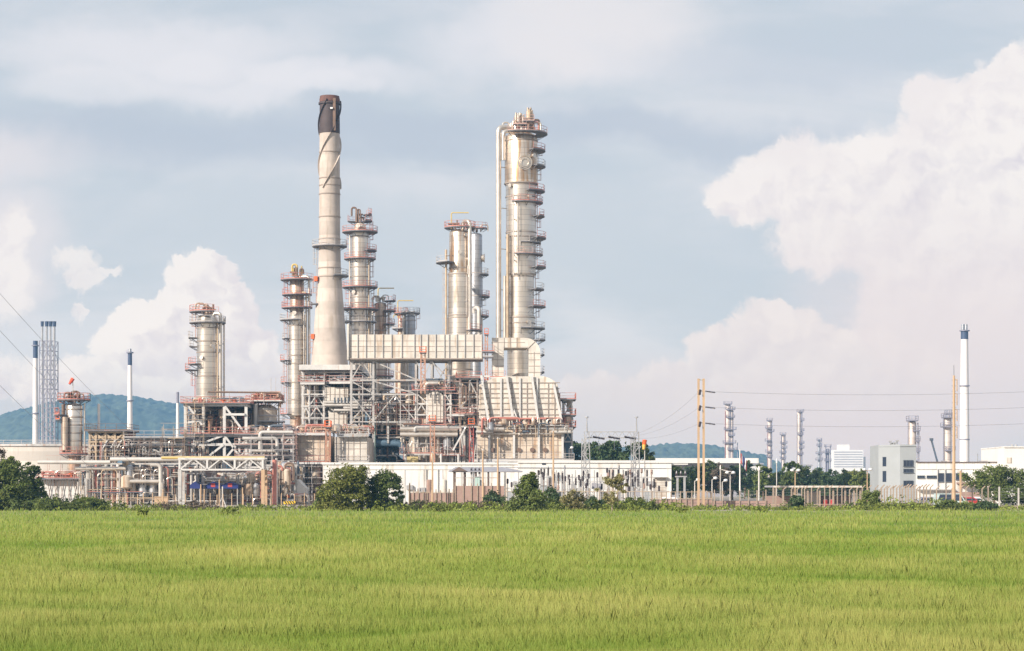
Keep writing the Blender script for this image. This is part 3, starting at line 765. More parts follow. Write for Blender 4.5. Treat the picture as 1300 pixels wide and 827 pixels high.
t = T('flue_heater', 'slim cream panel-clad heater box inside the frame under the smokestack', 'furnace', WX(428, 391), 391)
panel_box(t, 'upper_casing', 413, 442, 387.2, 405, 492, 509, 'panel', rows=(501,), cols=(419, 425, 431, 437))
panel_box(t, 'lower_casing', 417, 441, 387.3, 404, 524, 548, 'panel', rows=(532, 540), cols=(424, 430, 436))
panel_box(t, 'rear_casing', 388, 416, 398, 408, 486, 548, 'panel_warm', rows=(496, 506, 516, 526, 536), cols=(394, 400, 406, 411))
b = MB(); X0, X1 = WX(416, 390), WX(445, 390)
b.add([(X0, 390, WZ(524, 390)), (X1, 390, WZ(524, 390)), (X1, 405, WZ(524, 390)), (X0, 405, WZ(524, 390)), (X0 + .6, 391.4, WZ(509, 390)), (X1 - .6, 391.4, WZ(509, 390)), (X1 - .6, 404, WZ(509, 390)), (X0 + .6, 404, WZ(509, 390))],
      [(0, 3, 2, 1), (4, 5, 6, 7), (0, 1, 5, 4), (1, 2, 6, 5), (2, 3, 7, 6), (3, 0, 4, 7)]); t.part('hood', b, 'panel_grey')

t = T('box_furnace', 'low wide panel-clad box furnace left of the white wall', 'furnace', WX(418, 378), 378)
panel_box(t, 'casing', 374, 418, 367.6, 384, 553, 588, 'panel_warm', rows=(562, 570, 578), cols=(382, 390, 398, 406, 412), label='ribbed sunlit left casing')
panel_box(t, 'casing', 425, 466, 367.6, 384, 555, 590, 'panel', rows=(563, 570, 580), cols=(430, 436, 442, 449, 457), label='ribbed right casing with vertical joints')
panel_box(t, 'base_casing', 374, 411, 369, 384, 589, 628, 'panel_warm', rows=(598, 606, 614), cols=(380, 386, 392, 398, 404))
deck_strip(t, 360, 414, 550, 366.4, 367.55, 'rail_pink'); deck_strip(t, 428, 468, 552, 366.4, 367.55, 'rail_grey', 'steel'); deck_strip(t, 350, 418, 587, 366.2, 367.55, 'rail_red')
deck_strip(t, 428, 468, 586.5, 366.4, 367.55, 'rail_grey', 'steel')
for c in (352, 360, 368, 377, 386): vpipe(t, c, 587, None, 366.6, .13, 'steel_white', 'post')
for c in (395, 406): t.part('concrete_pier', MB().lathe(WX(c, 368), 368, [(0, .9), (WZ(626, 368), .9)], 16), 'pole_tan')
for py, r_ in ((604, .2), (600, .12), (608, .14)): hpipe(t, 355, 411, py, 367.9, r_, 'pipe')
hpipe(t, 385, 412, 622, 367.5, .4, 'pipe_rust')
clutter(t, 352, 410, 590, 640, 366, 2.5, 38, 12, vert=.65)
clutter(t, 372, 470, 538, 550, 368, 10, 40, 13, mats=('rail_red', 'pipe_rust', 'pipe', 'orange_tower', 'steel', 'pipe_tan'), rmax=.25)
def orange_ladder(label, c, Y, pa, pb, m='orange_tower', w=2.6, name='ladder_tower'):
    t = T(name, label, 'ladder tower', WX(c, Y), Y); x = WX(c, Y); zb, zt_ = (0 if pb is None else WZ(pb, Y)), WZ(pa, Y); ww = w * U_(Y)
    for i in (-1, 1):
        for j in (-1, 1): t.part('post', MB().bar((x + i * ww, Y + j * .7, zb), (x + i * ww, Y + j * .7, zt_), .16), m)
    b = MB(); z = zb + .5
    while z < zt_: b.bar((x - ww, Y - .7, z), (x + ww, Y - .7, z), .08); z += .6
    t.part('rung_cage', b, m)
    b = MB(); z = zb + 1; k = 1
    while z + 1.6 < zt_: b.bar((x - ww * k, Y - .74, z), (x + ww * k, Y - .74, z + 1.6), .12); k = -k; z += 1.6
    t.part('lacing', b, m)
    k = int((zt_ - zb) / 9)
    for i in range(k + 1):
        z = zt_ - i * 9 - .2
        d = t.part('landing', MB().box(x - ww * 1.5, x + ww * 1.5, Y - 1.6, Y + 1, z - .12, z), 'deck')
        t.part('railing', MB().rail([(x - ww * 1.5, Y + 1, z), (x - ww * 1.5, Y - 1.55, z), (x + ww * 1.5, Y - 1.55, z), (x + ww * 1.5, Y + 1, z)], 1.1, .08, .8), 'orange', parent=d)
    return t
orange_ladder('orange ladder tower between the two casings of the low box furnace', 416.5, 366, 541, 640)
orange_ladder('orange-brown ladder tower climbing to the grey duct at its middle', 537, 380, 447, 500)
orange_ladder('rusty orange ladder tower at the open end of the long duct', 617.5, 384, 424, 588, w=1.6)
orange_ladder('orange ladder tower in front of the round furnace', 549, 371, 534, None)
orange_ladder('dark red lattice ladder tower left of the big right-hand furnace', 598.5, 374, 538, None, m='red_steel')

# --- columns
tower('distillation_column', 'slim silver column with red platforms left of the concrete smokestack', 377, 421,
    [(352, 400, 9, 9), (400, 462, 10.5, 11), (462, 528, 11.5, 11.5), (528, 560, 9, 9)],
    platforms=[(355.5, 130, 360, 1.9, 'rail_red'), (374.5, 130, 380, 1.6), (391, 120, 390, 1.7), (406.5, 140, 290, 1.8, 'rail_grey'), (430, 160, 220, 1.3, 'rail_grey'), (458, 150, 230, 1.7), (486, 150, 230, 1.5), (526, 150, 240, 1.6)],
    ladders=[(180, 355, 406), (180, 458, 526, 'rail_pink'), (200, 406, 458, 'rail_pink')], bands=[414, 432, 452, 462, 486, 508], bandm='seam',
    pipes=[(16, -1, 352, 545, .28, 'pipe', 2), (12.5, -1.4, 372, 540, .16, 'pipe_tan', 3), (10, -2, 392, 560, .12, 'pipe')], nozzles=[(-100, 398, .45), (-60, 470, .4)],
    head=(2.6, 9, 'yellow'), seed=1, shells=['rust_clad', 'silver', 'silver', 'rust_clad'])
tower('distillation_column', 'cream column ringed with red platforms just right of the smokestack', 457, 430,
    [(283, 292, 6, 9), (292, 330, 11, 11), (330, 392, 11.5, 11.5), (392, 438, 12.5, 12.5), (438, 500, 11, 11)],
    platforms=[(295, 0, 360, 1.9), (281, -60, 200, 1.6), (318.5, -60, 60, 1.7), (329, 0, 360, 1.5), (365, 0, 360, 1.8), (393, 0, 360, 1.9), (409, 150, 390, 1.4, 'rail_grey'), (272.5, -40, 60, 1.5)],
    ladders=[(10, 330, 365, 'rail_pink'), (0, 365, 393, 'rail_pink'), (0, 281, 318, 'rail_red'), (185, 295, 330, 'rail_pink'), (185, 365, 393)], bands=[301, 340, 352, 378, 385, 402, 420], bandm='seam',
    pipes=[(-12.5, -1, 300, 500, .17, 'pipe'), (12, -1.5, 330, 500, .15, 'pipe_tan'), (14, -.6, 394, 500, .22, 'pipe')], nozzles=[(-100, 288, .5), (-80, 287, .4), (-60, 288, .4), (-120, 372, .45)],
    head=(3.2, 9, 'pipe_rust'), seed=2, shells=['rust_clad', 'silver', 'silver', 'silver', 'silver'])
tower('distillation_column', 'short column with red ladders and looped pipe right of the cream ringed column', 483, 436,
    [(384, 425, 7.5, 7.5), (425, 500, 8.5, 8.5)], platforms=[(395, -60, 120, 2.0), (412, -60, 60, 1.8), (382, -30, 70, 2.0), (478, -180, 40, 1.4), (493, -60, 60, 1.4)],
    ladders=[(0, 382, 425, 'rail_red'), (-20, 455, 495, 'rail_pink')], bands=[402, 420, 446, 470], bandm='seam', pipes=[(-9.5, -.8, 377, 500, .2, 'pipe', -2, 1.0), (11, -1, 398, 500, .15, 'pipe_tan')],
    head=(2.0, 8), seed=3, davit=(-3, 3.0), shells=['rust_clad', 'silver'])
tower('distillation_column', 'small cream column with yellow davit behind the long duct', 509, 446,
    [(404, 425, 3.8, 4.2), (425, 530, 6, 6)], platforms=[(417.5, 130, 400, 1.2, 'rail_grey'), (398, 0, 360, .9)], ladders=[(-100, 400, 420)], bands=[408, 412], m='rust_clad',
    pipes=[(-7, 0, 430, 530, .2, 'pipe'), (8, 0, 430, 540, .25, 'pipe')], head=(1.4, 4, 'yellow'), seed=4, davit=(-4, 3.8))
tower('knockout_drum', 'small grey drum with a roof deck showing above the long duct', 521, 442,
    [(400, 425, 6.4, 6.4), (425, 520, 6.0, 6.0)], platforms=[(398, 0, 360, 1.0, 'rail_grey')], ladders=[(0, 398, 418)], bands=[407, 418], m='silver_grey', cat='vessel',
    pipes=[(-8, 0, 395, 520, .3, 'pipe_pale')], head=(1.0, 5), seed=5)
t = T('reactor_column', 'stout golden-silver column behind the middle of the long duct', 'column', WX(585.5, 402), 402)
Yc = 402
tc_ = tower('reactor_column', 'stout golden-silver column with rust streaks behind the long duct', 584, 402,
    [(291, 347, 13.5, 13.8), (347, 405, 15.2, 15.2), (405, 500, 16, 16), (500, 590, 12, 12)],
    platforms=[(289.5, 20, 380, 1.0, 'rail_red'), (334, 150, 240, 2.6, 'rail_grey'), (420, -60, 20, 1.8, 'rail_red')], bands=[341, 349, 401, 404, 428, 452, 470], bandm='seam',
    ladders=[(185, 334, 440, 'rail_grey')],
    pipes=[(-17.5, -1, 318, 500, .22, 'pipe_tan'), (12.5, -2.0, 282, 440, .4, 'pipe', 4, 1.5), (9, -2.6, 352, 402, .08, 'rail_grey'), (-10, -2.0, 300, 345, .07, 'pipe_rust'), (10, -2.4, 339, 350, .1, 'pipe')], nozzles=[(-90, 322, .4), (-40, 330, .5), (-60, 300, .35)],
    head=(1.8, 6, 'pipe_rust'), seed=6, davit=(-11, 3.2), shells=['silver_rust', 'silver', 'silver', 'silver'])
bpy.data.objects.remove(t.o)
tower('grey_column', 'dull grey vessel half hidden behind the golden-silver column', 604, 411,
    [(296, 348, 8.2, 8.2), (348, 390, 8.8, 8.8), (390, 500, 6.5, 6.5)], platforms=[(291, 100, 350, 1.1, 'rail_red'), (402, -60, 60, 1.6, 'rail_red'), (349, -70, 50, 1.2, 'rail_grey'), (377, -60, 50, 1.4, 'rail_red')], m='silver_grey', ladders=[(0, 372, 402, 'rail_grey')], bands=[347, 376],
    nozzles=[(-4, 328, .9)], pipes=[(4.5, -2, 392, 440, .45, 'pipe_pale', -2, 1.0), (8, -1, 400, 440, .14, 'pipe')], head=(1.6, 4), seed=7)
# --- the tallest column
tower('distillation_column', 'tallest silver column with a ladder of small platforms down its right side', 661.5, 402,
    [(168, 234, 20.8, 20.8), (234, 262, 19.4, 19.4), (262, 350, 19.2, 18.6), (350, 402, 16.5, 16.5), (402, 500, 17.5, 17.5), (500, 590, 17, 17)],
    platforms=[(170.5, -120, 100, 2.0, 'rail_pink'), (192, -60, 40, 1.6), (212, -50, 30, 1.6, 'rail_grey'), (243.5, -70, 30, 1.7), (258, -115, 20, 1.3), (275, -40, 40, 1.7, 'rail_red'),
               (303, -50, 40, 2.0, 'rail_red'), (309, -90, 10, 1.0, 'rail_grey'), (324, -110, 20, 1.4, 'rail_pink'), (340, -50, 40, 2.0, 'rail_red'), (368, -50, 30, 2.0, 'rail_grey'), (390, -60, 30, 2.3, 'rail_red'),
               (417.5, -90, 30, 2.0, 'rail_grey'), (432, -40, 30, 2.1, 'rail_grey'), (451, -30, 20, 1.9, 'rail_grey'), (473, -30, 20, 1.9, 'rail_grey')],
    ladders=[(0, 192, 212, 'rail_pink'), (5, 212, 243, 'rail_pink'), (-10, 243, 275), (5, 275, 303), (-5, 303, 340, 'orange_tower'), (5, 340, 368, 'rail_pink'), (5, 368, 417, 'rail_pink'), (0, 417, 451, 'rail_grey'), (0, 451, 473, 'rail_grey')],
    bands=[180, 234, 236, 251, 296, 302, 349, 352, 402, 404, 411], bandm='seam', nozzles=[(-78, 210, 1.35), (-45, 200, .45), (-130, 238, .4), (-60, 252, .4), (-70, 320, .4), (-60, 410, .4)],
    pipes=[(-28.5, -1.5, 163, 440, .52, 'pipe', -12, 1), (-22.5, -1.5, 168, 205, .42, 'pipe', -8, 1), (-20.5, -2, 352, 445, .35, 'pipe'), (-17, -2.6, 300, 445, .28, 'pipe_tan'), (-9.5, -3.6, 252, 352, .14, 'pipe'), (-4, -3.5, 252, 350, .12, 'pipe_pale'), (20, 0, 195, 234, .2, 'pipe')],
    head=(2.0, 6), seed=8, shells=['silver_rust', 'silver', 'silver', 'silver', 'silver', 'silver'])
t = T('top_piping_skid', 'cluster of vent stacks and valves on top of the tallest column', 'piping', WX(668, 402), 402, WZ(168, 402))
zt = WZ(168, 402); x = WX(664, 402); u = U_(402)
for (dx, dy, h, r_) in ((-9, -1.2, 3.6, .3), (-4, .4, 3.9, .26), (11.5, .5, 4.4, .3), (8, -1.4, 4.2, .3), (-15, -.6, 1.6, .5), (-6, -1, 3.5, .35), (-2.5, -.5, 3.6, .28), (0.5, -1.4, 3.2, .3), (6, -1, 4.6, .34), (9.5, -.5, 4.7, .34), (3, .6, 3.0, .25), (12, -1, 2.4, .2), (-12, -1, 2.0, .5)):
    X = x + dx * u; t.part('vent_stack', MB().lathe(X, 402 + dy, [(zt, r_ * .6), (zt + h * .5, r_ * .6), (zt + h * .52, r_), (zt + h * .85, r_), (zt + h * .87, r_ * .6), (zt + h, r_ * .6)], 12), rnd.choice(('pipe', 'rust_clad', 'pipe_tan')))
for i in range(7):
    X = x + rnd.uniform(-14, 14) * u; q = X + rnd.uniform(1, 3); h = rnd.uniform(.5, 2.4)
    t.part('pipe', MB().tube(bend([(X, 400.5, zt), (X, 400.5, zt + h), (q, 400.5, zt + h), (q, 400.5, zt + .2)], .4), rnd.choice((.12, .2, .3)), 8), rnd.choice(('pipe', 'pipe_rust', 'rail_red')))
for (a, b_, py) in ((-12, 4, 160), (0, 14, 156)):
    z = WZ(py, 402); d = t.part('platform', MB().box(x + a * u, x + b_ * u, 399.5, 403.5, z - .15, z), 'deck')
    t.part('railing', MB().rail([(x + a * u, 403.4, z), (x + a * u, 399.6, z), (x + b_ * u, 399.6, z), (x + b_ * u, 403.4, z)], 1.1, .08, 1.2), 'rail_pink', parent=d)

# --- the long duct
t = T('flue_duct', 'long cream panel duct running across the plant at mid height', 'duct', WX(527, 384), 384, WZ(455, 384))
panel_box(t, 'duct_casing', 443, 612.5, 384, 391, 425, 455, 'panel', rows=(433, 440, 446.5), cols=[443.6, 454, 464.5, 475, 486, 497, 510, 526, 534, 543, 553, 564, 570, 580, 590, 601, 611.5])
b = MB(); 
for c in [443.6, 454, 464.5, 475, 486, 497, 510, 526, 534, 543, 553, 564, 570, 580, 590, 601, 611.5]: X = WX(c, 384); b.box(X - .07, X + .07, 383.8, 384, WZ(456, 384), WZ(424.4, 384))
t.part('stiffener', b, 'panel_grey')
t.part('bottom_flange', MB().box(WX(443, 384), WX(612.5, 384), 383.7, 391.3, WZ(456.6, 384), WZ(455.05, 384)), 'seam')
t.part('end_flange', MB().box(WX(440.8, 384), WX(442.9, 384), 383.5, 391.5, WZ(457, 384), WZ(412, 384)), 'panel')
t = T('duct_trestle', 'pale steel trestle legs holding up the long panel duct', 'steel frame', WX(527, 385), 385)
steel(t, [446, 474, 528, 548, 571], 385, 390.5, [457, 482, 500, 535], m='steel', w=.4, seed=6, bw=.3)
for (a, c) in ((548, 571), (528, 548)): t.part('brace', MB().bar((WX(a, 385), 384.8, WZ(498, 385)), (WX(c, 385), 384.8, WZ(458, 385)), .2).bar((WX(c, 385), 384.6, WZ(498, 385)), (WX(a, 385), 384.6, WZ(458, 385)), .2), 'steel')
hpipe(t, 540, 556, 487, 384, .45, 'pipe', 'l'); hpipe(t, 540, 562, 482, 383.8, .2, 'steel_dark')
clutter(t, 446, 545, 500, 548, 386, 6, 50, 21); clutter(t, 528, 572, 480, 500, 386, 5, 24, 22)

t = T('arch_duct', 'cream panel duct shaped like an arch above the big right-hand furnace', 'duct', WX(655, 384), 384, WZ(480, 384))
panel_box(t, 'left_leg', 624.5, 639.5, 384, 392, 441, 480, 'panel', rows=(449, 457, 465, 473), cols=(632,))
panel_box(t, 'crossbar', 624.5, 666, 384.02, 392, 429, 441.5, 'panel', rows=(435,), cols=(632, 640, 648, 656))
# rounded right shoulder
Yd = 384; cxp, czp, ro = 666, 448, 19; prof = []
for k in range(0, 9): a = R(90 - k * 90 / 8); prof.append((WX(cxp, Yd) + ro * U_(Yd) * math.cos(a) * 1.05, WZ(czp, Yd) + ro * U_(Yd) * math.sin(a)))
out = prof + [(WX(686, Yd), WZ(480, Yd)), (WX(671, Yd), WZ(480, Yd)), (WX(671, Yd), WZ(441.5, Yd)), (WX(666, Yd), WZ(441.5, Yd))]
b = MB(); n = len(out); b.add([(x, Yd + .01, z) for x, z in out] + [(x, Yd + 8, z) for x, z in out], [tuple(range(n))[::-1], tuple(range(n, 2 * n))] + [(i, (i + 1) % n, n + (i + 1) % n, n + i) for i in range(n)])
sh = t.part('right_leg', b, 'panel'); b = MB()
for py in (449, 457, 465, 473): b.box(WX(671, Yd), WX(686, Yd), Yd - .05, Yd, WZ(py, Yd) - .05, WZ(py, Yd) + .05)
b.bar((WX(667, Yd), Yd - .03, WZ(446, Yd)), (WX(680, Yd), Yd - .03, WZ(433, Yd)), .1); b.box(WX(678, Yd) - .04, WX(678, Yd) + .04, Yd - .06, Yd, WZ(480, Yd), WZ(447, Yd)); t.part('panel_joint', b, 'seam', parent=sh)
deck_strip(t, 622, 642, 479, 382.3, 384, 'rail_red'); deck_strip(t, 612, 627, 446, 381.5, 384, 'rail_red', 'deck', .2); deck_strip(t, 613, 626, 453, 381.8, 384, 'rail_grey', 'deck', .2)

# --- big right-hand furnace
t = T('reformer_furnace', 'huge cream furnace with ribbed curved-top casing and leaning white columns', 'furnace', WX(660, 378), 378)
Yf = 379; out = [(608, 538), (608, 489), (613, 486), (622, 482), (632, 479), (644, 478), (690, 478), (697, 480), (704, 484), (708, 489), (712, 512), (713, 538)]
O = [(WX(a, Yf), WZ(c, Yf)) for a, c in out]; n = len(O)
b = MB(); b.add([(x, Yf, z) for x, z in O] + [(x, Yf + 15, z) for x, z in O], [tuple(range(n)), tuple(range(n, 2 * n))[::-1]] + [(i, (i + 1) % n, n + (i + 1) % n, n + i) for i in range(n)])
up = t.part('upper_casing', b, 'panel'); b = MB(); b2 = MB()
for py in (486, 493.5, 499.5, 505, 512, 519.5, 526.5): b.box(WX(610, Yf), WX(711, Yf), Yf - .12, Yf, WZ(py, Yf) - .10, WZ(py, Yf) + .06)
for c in (622, 636, 650, 660, 669, 682, 696, 704): b.box(WX(c, Yf) - .07, WX(c, Yf) + .07, Yf - .14, Yf, WZ(538, Yf), WZ(487, Yf))
t.part('girt', b, 'seam', parent=up)
for c in (636, 660, 682): b2.box(WX(c, Yf) - .16, WX(c, Yf) + .16, Yf - .3, Yf - .15, WZ(538, Yf), WZ(480, Yf))
t.part('buckstay', b2, 'steel_white', parent=up)
for (a, c, d, e) in ((611, 477, 621, 541), (643, 477, 652.5, 541), (675, 477, 684, 541), (703, 489, 714, 541)):
    b = MB().bar((WX(a, Yf), Yf - .9 + .35, WZ(c, Yf)), (WX(d, Yf), Yf - .9, WZ(e, Yf)), .42, .35).bar((WX(d, Yf), Yf - .9, WZ(e, Yf)), (WX(d, Yf), Yf - .9, WZ(582, Yf)), .4)
    t.part('leaning_column', b, 'steel_white')
for (a, c, d, e) in ((652, 520, 645, 541), (652, 520, 660, 541)): t.part('brace', MB().bar((WX(a, Yf), Yf - .8, WZ(c, Yf)), (WX(d, Yf), Yf - .8, WZ(e, Yf)), .22), 'steel_white')
panel_box(t, 'lower_casing', 606, 714, Yf - .6, Yf + 14, 541, 582, 'panel_warm', rows=(550, 559, 566, 574), cols=(615, 628, 640, 652, 660, 668, 676, 692, 700, 708), label='warm beige lower casing with burner ports')
for c in (626, 659, 675.5, 692): t.part('burner_port', MB().tube([(WX(c, Yf), Yf - .9, WZ(571.5, Yf)), (WX(c, Yf), Yf - .5, WZ(571.5, Yf))], .42, 12), 'pipe_rust')
t.part('header_pipe', MB().tube([(WX(612, Yf), Yf - 1.2, WZ(534, Yf)), (WX(712, Yf), Yf - 1.2, WZ(534, Yf))], .3, 10), 'pipe_rust'); hpipe(t, 616, 640, 545, Yf - 1.8, .4, 'pipe'); hpipe(t, 604, 626, 548.5, Yf - 1.6, .25, 'pipe_pale'); hpipe(t, 697, 727, 545, Yf - 1.8, .35, 'pipe'); hpipe(t, 700, 727, 548.5, Yf - 1.8, .3, 'pipe_pale')
hpipe(t, 663, 672, 548, Yf - 1.4, .25, 'steel_dark'); hpipe(t, 606, 714, 551, Yf - 1.2, .14, 'pipe')
deck_strip(t, 607, 714, 539, Yf - 1.6, Yf - .6, 'rail_pink', 'steel', .2); deck_strip(t, 600, 729, 584, Yf - 2.8, Yf - .6, 'rail_grey', 'steel_white', .35)
for c in (604, 630, 656, 682, 708, 724): vpipe(t, c, 584, None, Yf - 2, .22, 'steel', 'post')
clutter(t, 612, 712, 530, 539, Yf - 2.4, 1.2, 26, 31, mats=('rail_red', 'pipe_rust', 'pipe'), rmax=.2)
panel_box(t, 'side_casing', 596, 607.8, 383, 394, 486, 536, 'rust_clad', rows=(496, 506, 516, 526))
t2 = T('stair_tower', 'dark framed stair tower on the right end of the huge furnace', 'stair tower', WX(720, 382), 382)
steel(t2, [716, 726], 381, 388, [508, 528, 543, 560], m='steel', w=.3, decks=(0, 1, 2), braces='x', railm='rail_red', bw=.3)
t2.part('cabin', MB().box(WX(720.5, 381), WX(727, 381), 381.3, 386, WZ(522, 381), WZ(509, 381)), 'panel_warm'); t2.part('dark_panel', MB().box(WX(716.5, 381), WX(725, 381), 382, 386, WZ(578, 381), WZ(549, 381)), 'steel_blue')
clutter(t2, 714, 727, 527, 548, 380.5, 3, 16, 33)
t2 = T('column_piping_rack', 'tan pipes and small decks between the golden column and the furnace', 'pipe rack', WX(597, 381), 381)
steel(t2, [584, 596, 606], 381, 388, [481, 503, 517, 526, 541], m='steel', w=.28, decks=(0, 3), railm='rail_red', seed=3)
clutter(t2, 582, 608, 484, 540, 380.5, 6, 48, 34, mats=('rust_clad', 'pipe_tan', 'pipe', 'pipe_rust', 'steel')); deck_strip(t2, 574, 600, 526, 378.5, 381, 'rail_pink', 'steel_white')
t2.part('platform_truss', MB().bar((WX(596, 381), 380.6, WZ(484, 381)), (WX(604, 381), 380.6, WZ(478, 381)), .2).bar((WX(596, 381), 380.6, WZ(478, 381)), (WX(622, 381), 380.6, WZ(478, 381)), .3), 'steel_white')
hpipe(t2, 587, 592, 490, 379.6, .18, 'pipe_rust', 'lr')

# --- central round furnace and the white heater box
t = T('round_furnace', 'drum-shaped beige furnace with twin horizontal pipes at the centre', 'furnace', WX(548, 383), 383)
t.part('casing', MB().lathe(WX(548, 383), 387, [(0, 29 * .147), (WZ(553, 383), 29 * .147), (WZ(549, 383), 25 * .147)], 28), 'panel_warm')
b = MB()
for k in range(14):
    a = R(-180 + k * 180 / 13); r_ = 29 * .147 + .08; X, Yy = WX(548, 383) + r_ * math.cos(a), 387 + r_ * math.sin(a); b.bar((X, Yy, 0), (X, Yy, WZ(554, 383)), .18)
t.part('stiffener', b, 'steel')
for py in (545, 552): hpipe(t, 508, 581, py, 380.8, .48, 'pipe', name='header_pipe')
for c in (520, 530, 541, 556, 566, 575): vpipe(t, c, 548, None, 381.4, .14, 'pipe')
deck_strip(t, 507, 585, 576.5, 379.5, 382, 'rail_pink', 'steel', .25)
for c in (515, 560, 582): vpipe(t, c, 577, None, 377.4, .2, 'steel_white', 'post')
t.part('sidewall', MB().box(WX(587, 383), WX(591, 383), 381, 392, 0, WZ(545, 383)), 'panel_grey')
t.part('brace', MB().bar((WX(575, 379), 379, WZ(572, 379)), (WX(590, 379), 379, WZ(545, 379)), .3), 'steel_white')
t.part('control_cabinet', MB().box(WX(517, 380), WX(531, 380), 379, 381.5, 2, WZ(580, 380)), 'panel_yellow')
clutter(t, 510, 596, 538, 548, 380, 8, 36, 41, mats=('steel', 'pipe_rust', 'steel_dark', 'pipe')); clutter(t, 508, 590, 555, 588, 378, 3, 16, 42, vert=.7, thin=True, mats=('steel', 'pipe', 'steel_dark', 'pipe_rust', 'rail_red'))
t = T('convection_box', 'plain white upright heater box above the round furnace', 'furnace', WX(553, 384), 384, WZ(540, 384))
panel_box(t, 'casing', 543.5, 562.5, 381.6, 390, 502, 537, 'panel', rows=(508, 515, 522, 529), cols=(549, 554, 559))
b = MB(); Xa, Xb = WX(543.5, 384), WX(562.5, 384)
b.add([(Xa, 381.65, WZ(502, 384)), (Xb, 381.65, WZ(502, 384)), (Xb - 1, 381.65, WZ(497.5, 384)), (Xa + 1, 381.65, WZ(497.5, 384)), (Xa, 391, WZ(502, 384)), (Xb, 391, WZ(502, 384)), (Xb - 1, 391, WZ(497.5, 384)), (Xa + 1, 391, WZ(497.5, 384))],
      [(0, 1, 2, 3), (7, 6, 5, 4), (0, 3, 7, 4), (1, 5, 6, 2), (3, 2, 6, 7), (0, 4, 5, 1)]); t.part('hood', b, 'panel')
panel_box(t, 'side_casing', 529, 541, 383, 394, 498, 545, 'panel_warm', rows=(508, 518, 528, 538), cols=(533, 537))
t = T('heater_frame', 'pale steel frame around the white upright heater box', 'steel frame', WX(548, 383), 383)
steel(t, [528, 542, 564, 572], 382.4, 394, [497, 512, 526, 541], m='steel_white', w=.32, decks=(0, 3), seed=9, railm='rail_red')
clutter(t, 526, 575, 500, 542, 383, 3, 44, 43)
# --- dark air-cooler bank between the furnaces
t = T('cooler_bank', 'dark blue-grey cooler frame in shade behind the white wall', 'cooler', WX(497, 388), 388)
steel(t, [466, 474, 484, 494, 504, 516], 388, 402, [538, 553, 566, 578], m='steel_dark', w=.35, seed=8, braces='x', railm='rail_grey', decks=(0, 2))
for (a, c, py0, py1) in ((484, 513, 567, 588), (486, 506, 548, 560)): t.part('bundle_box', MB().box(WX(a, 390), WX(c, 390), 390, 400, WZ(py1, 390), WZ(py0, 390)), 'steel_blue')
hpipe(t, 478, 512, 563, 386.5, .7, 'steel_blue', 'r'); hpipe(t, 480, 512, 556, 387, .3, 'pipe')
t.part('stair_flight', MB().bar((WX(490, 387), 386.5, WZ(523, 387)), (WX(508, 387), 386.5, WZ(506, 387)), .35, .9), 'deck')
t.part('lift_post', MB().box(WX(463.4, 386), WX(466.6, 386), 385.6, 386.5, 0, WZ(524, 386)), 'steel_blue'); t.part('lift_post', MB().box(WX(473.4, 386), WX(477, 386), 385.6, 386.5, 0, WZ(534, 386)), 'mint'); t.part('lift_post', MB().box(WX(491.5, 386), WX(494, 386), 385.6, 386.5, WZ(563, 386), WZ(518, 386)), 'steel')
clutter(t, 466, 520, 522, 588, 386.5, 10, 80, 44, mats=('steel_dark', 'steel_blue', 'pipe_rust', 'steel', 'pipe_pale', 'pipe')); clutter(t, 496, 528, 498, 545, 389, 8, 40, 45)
vpipe(t, 512, 440, 515, 395, .5, 'panel', n=14); vpipe(t, 517, 440, 515, 396, .25, 'pipe')

# ================================================================ LEFT PART OF THE PLANT
tower('stripper_column', 'silver column rising from the braced steel frame on the left', 263.5, 380,
    [(399, 407, 12, 13.2), (407, 450, 13.4, 13.4), (450, 480, 13.5, 13.5), (480, 560, 14.2, 14.2)],
    platforms=[(410, 0, 360, 1.4, 'rail_grey'), (396, 60, 300, 1.6, 'rail_red'), (429, 150, 210, 1.6, 'rail_grey'), (440, 150, 200, 1.4, 'rail_grey'), (462.5, 130, 240, 1.6, 'rail_red'), (470, 150, 220, 2.2, 'rail_red')],
    ladders=[(180, 396, 430, 'rail_pink'), (180, 470, 505, 'rail_red')], bands=[417, 434, 448, 478, 505], bandm='seam', nozzles=[(-60, 440, .35), (-110, 455, .35)],
    pipes=[(17, -.6, 398, 510, .32, 'pipe', 8, 1), (20.5, .5, 404, 512, .16, 'pipe'), (14.5, -1.8, 410, 512, .14, 'pipe_tan')], head=(2.4, 9, 'rust_clad'), seed=9)
tx = tower('feed_drum', 'fat beige insulated drum under a rusty deck right of the braced frame', 336, 374,
    [(514, 553, 16, 16), (553, 600, 15, 15)], platforms=[(510.5, 0, 360, 1.2, 'rail_red'), (536, -100, 30, 1.4, 'rail_grey')], bands=[520, 528, 545], m='panel_warm', cat='vessel',
    pipes=[(-9, -3.0, 514, 553, .4, 'pipe_pale'), (18, 0, 512, 540, .15, 'pipe')], nozzles=[(-60, 533, .4)])
t = T('drum_top_deck', 'rust-coloured valve deck on top of the fat beige drum', 'deck', WX(340, 372), 372, WZ(512, 372))
z = WZ(510.5, 372); d = t.part('deck', MB().box(WX(315, 372), WX(359, 372), 370, 377, z + .05, z + .25), 'steel_white'); t.part('railing', MB().rail([(WX(321, 372), 376.9, z + .25), (WX(321, 372), 370.1, z + .25), (WX(357, 372), 370.1, z + .25), (WX(357, 372), 376.9, z + .25)], 1.1, .08, 1.4), 'rail_red', parent=d)
clutter(t, 321, 355, 498, 510, 371, 5, 60, 51, mats=('pipe_rust', 'orange_tower', 'rust_clad', 'rail_red', 'pipe', 'pipe_tan'), rmax=.28)
for dx in (344, 350, 357, 361): vpipe(t, dx, 480, 511, 373, .04, 'rail_grey', 'aerial')

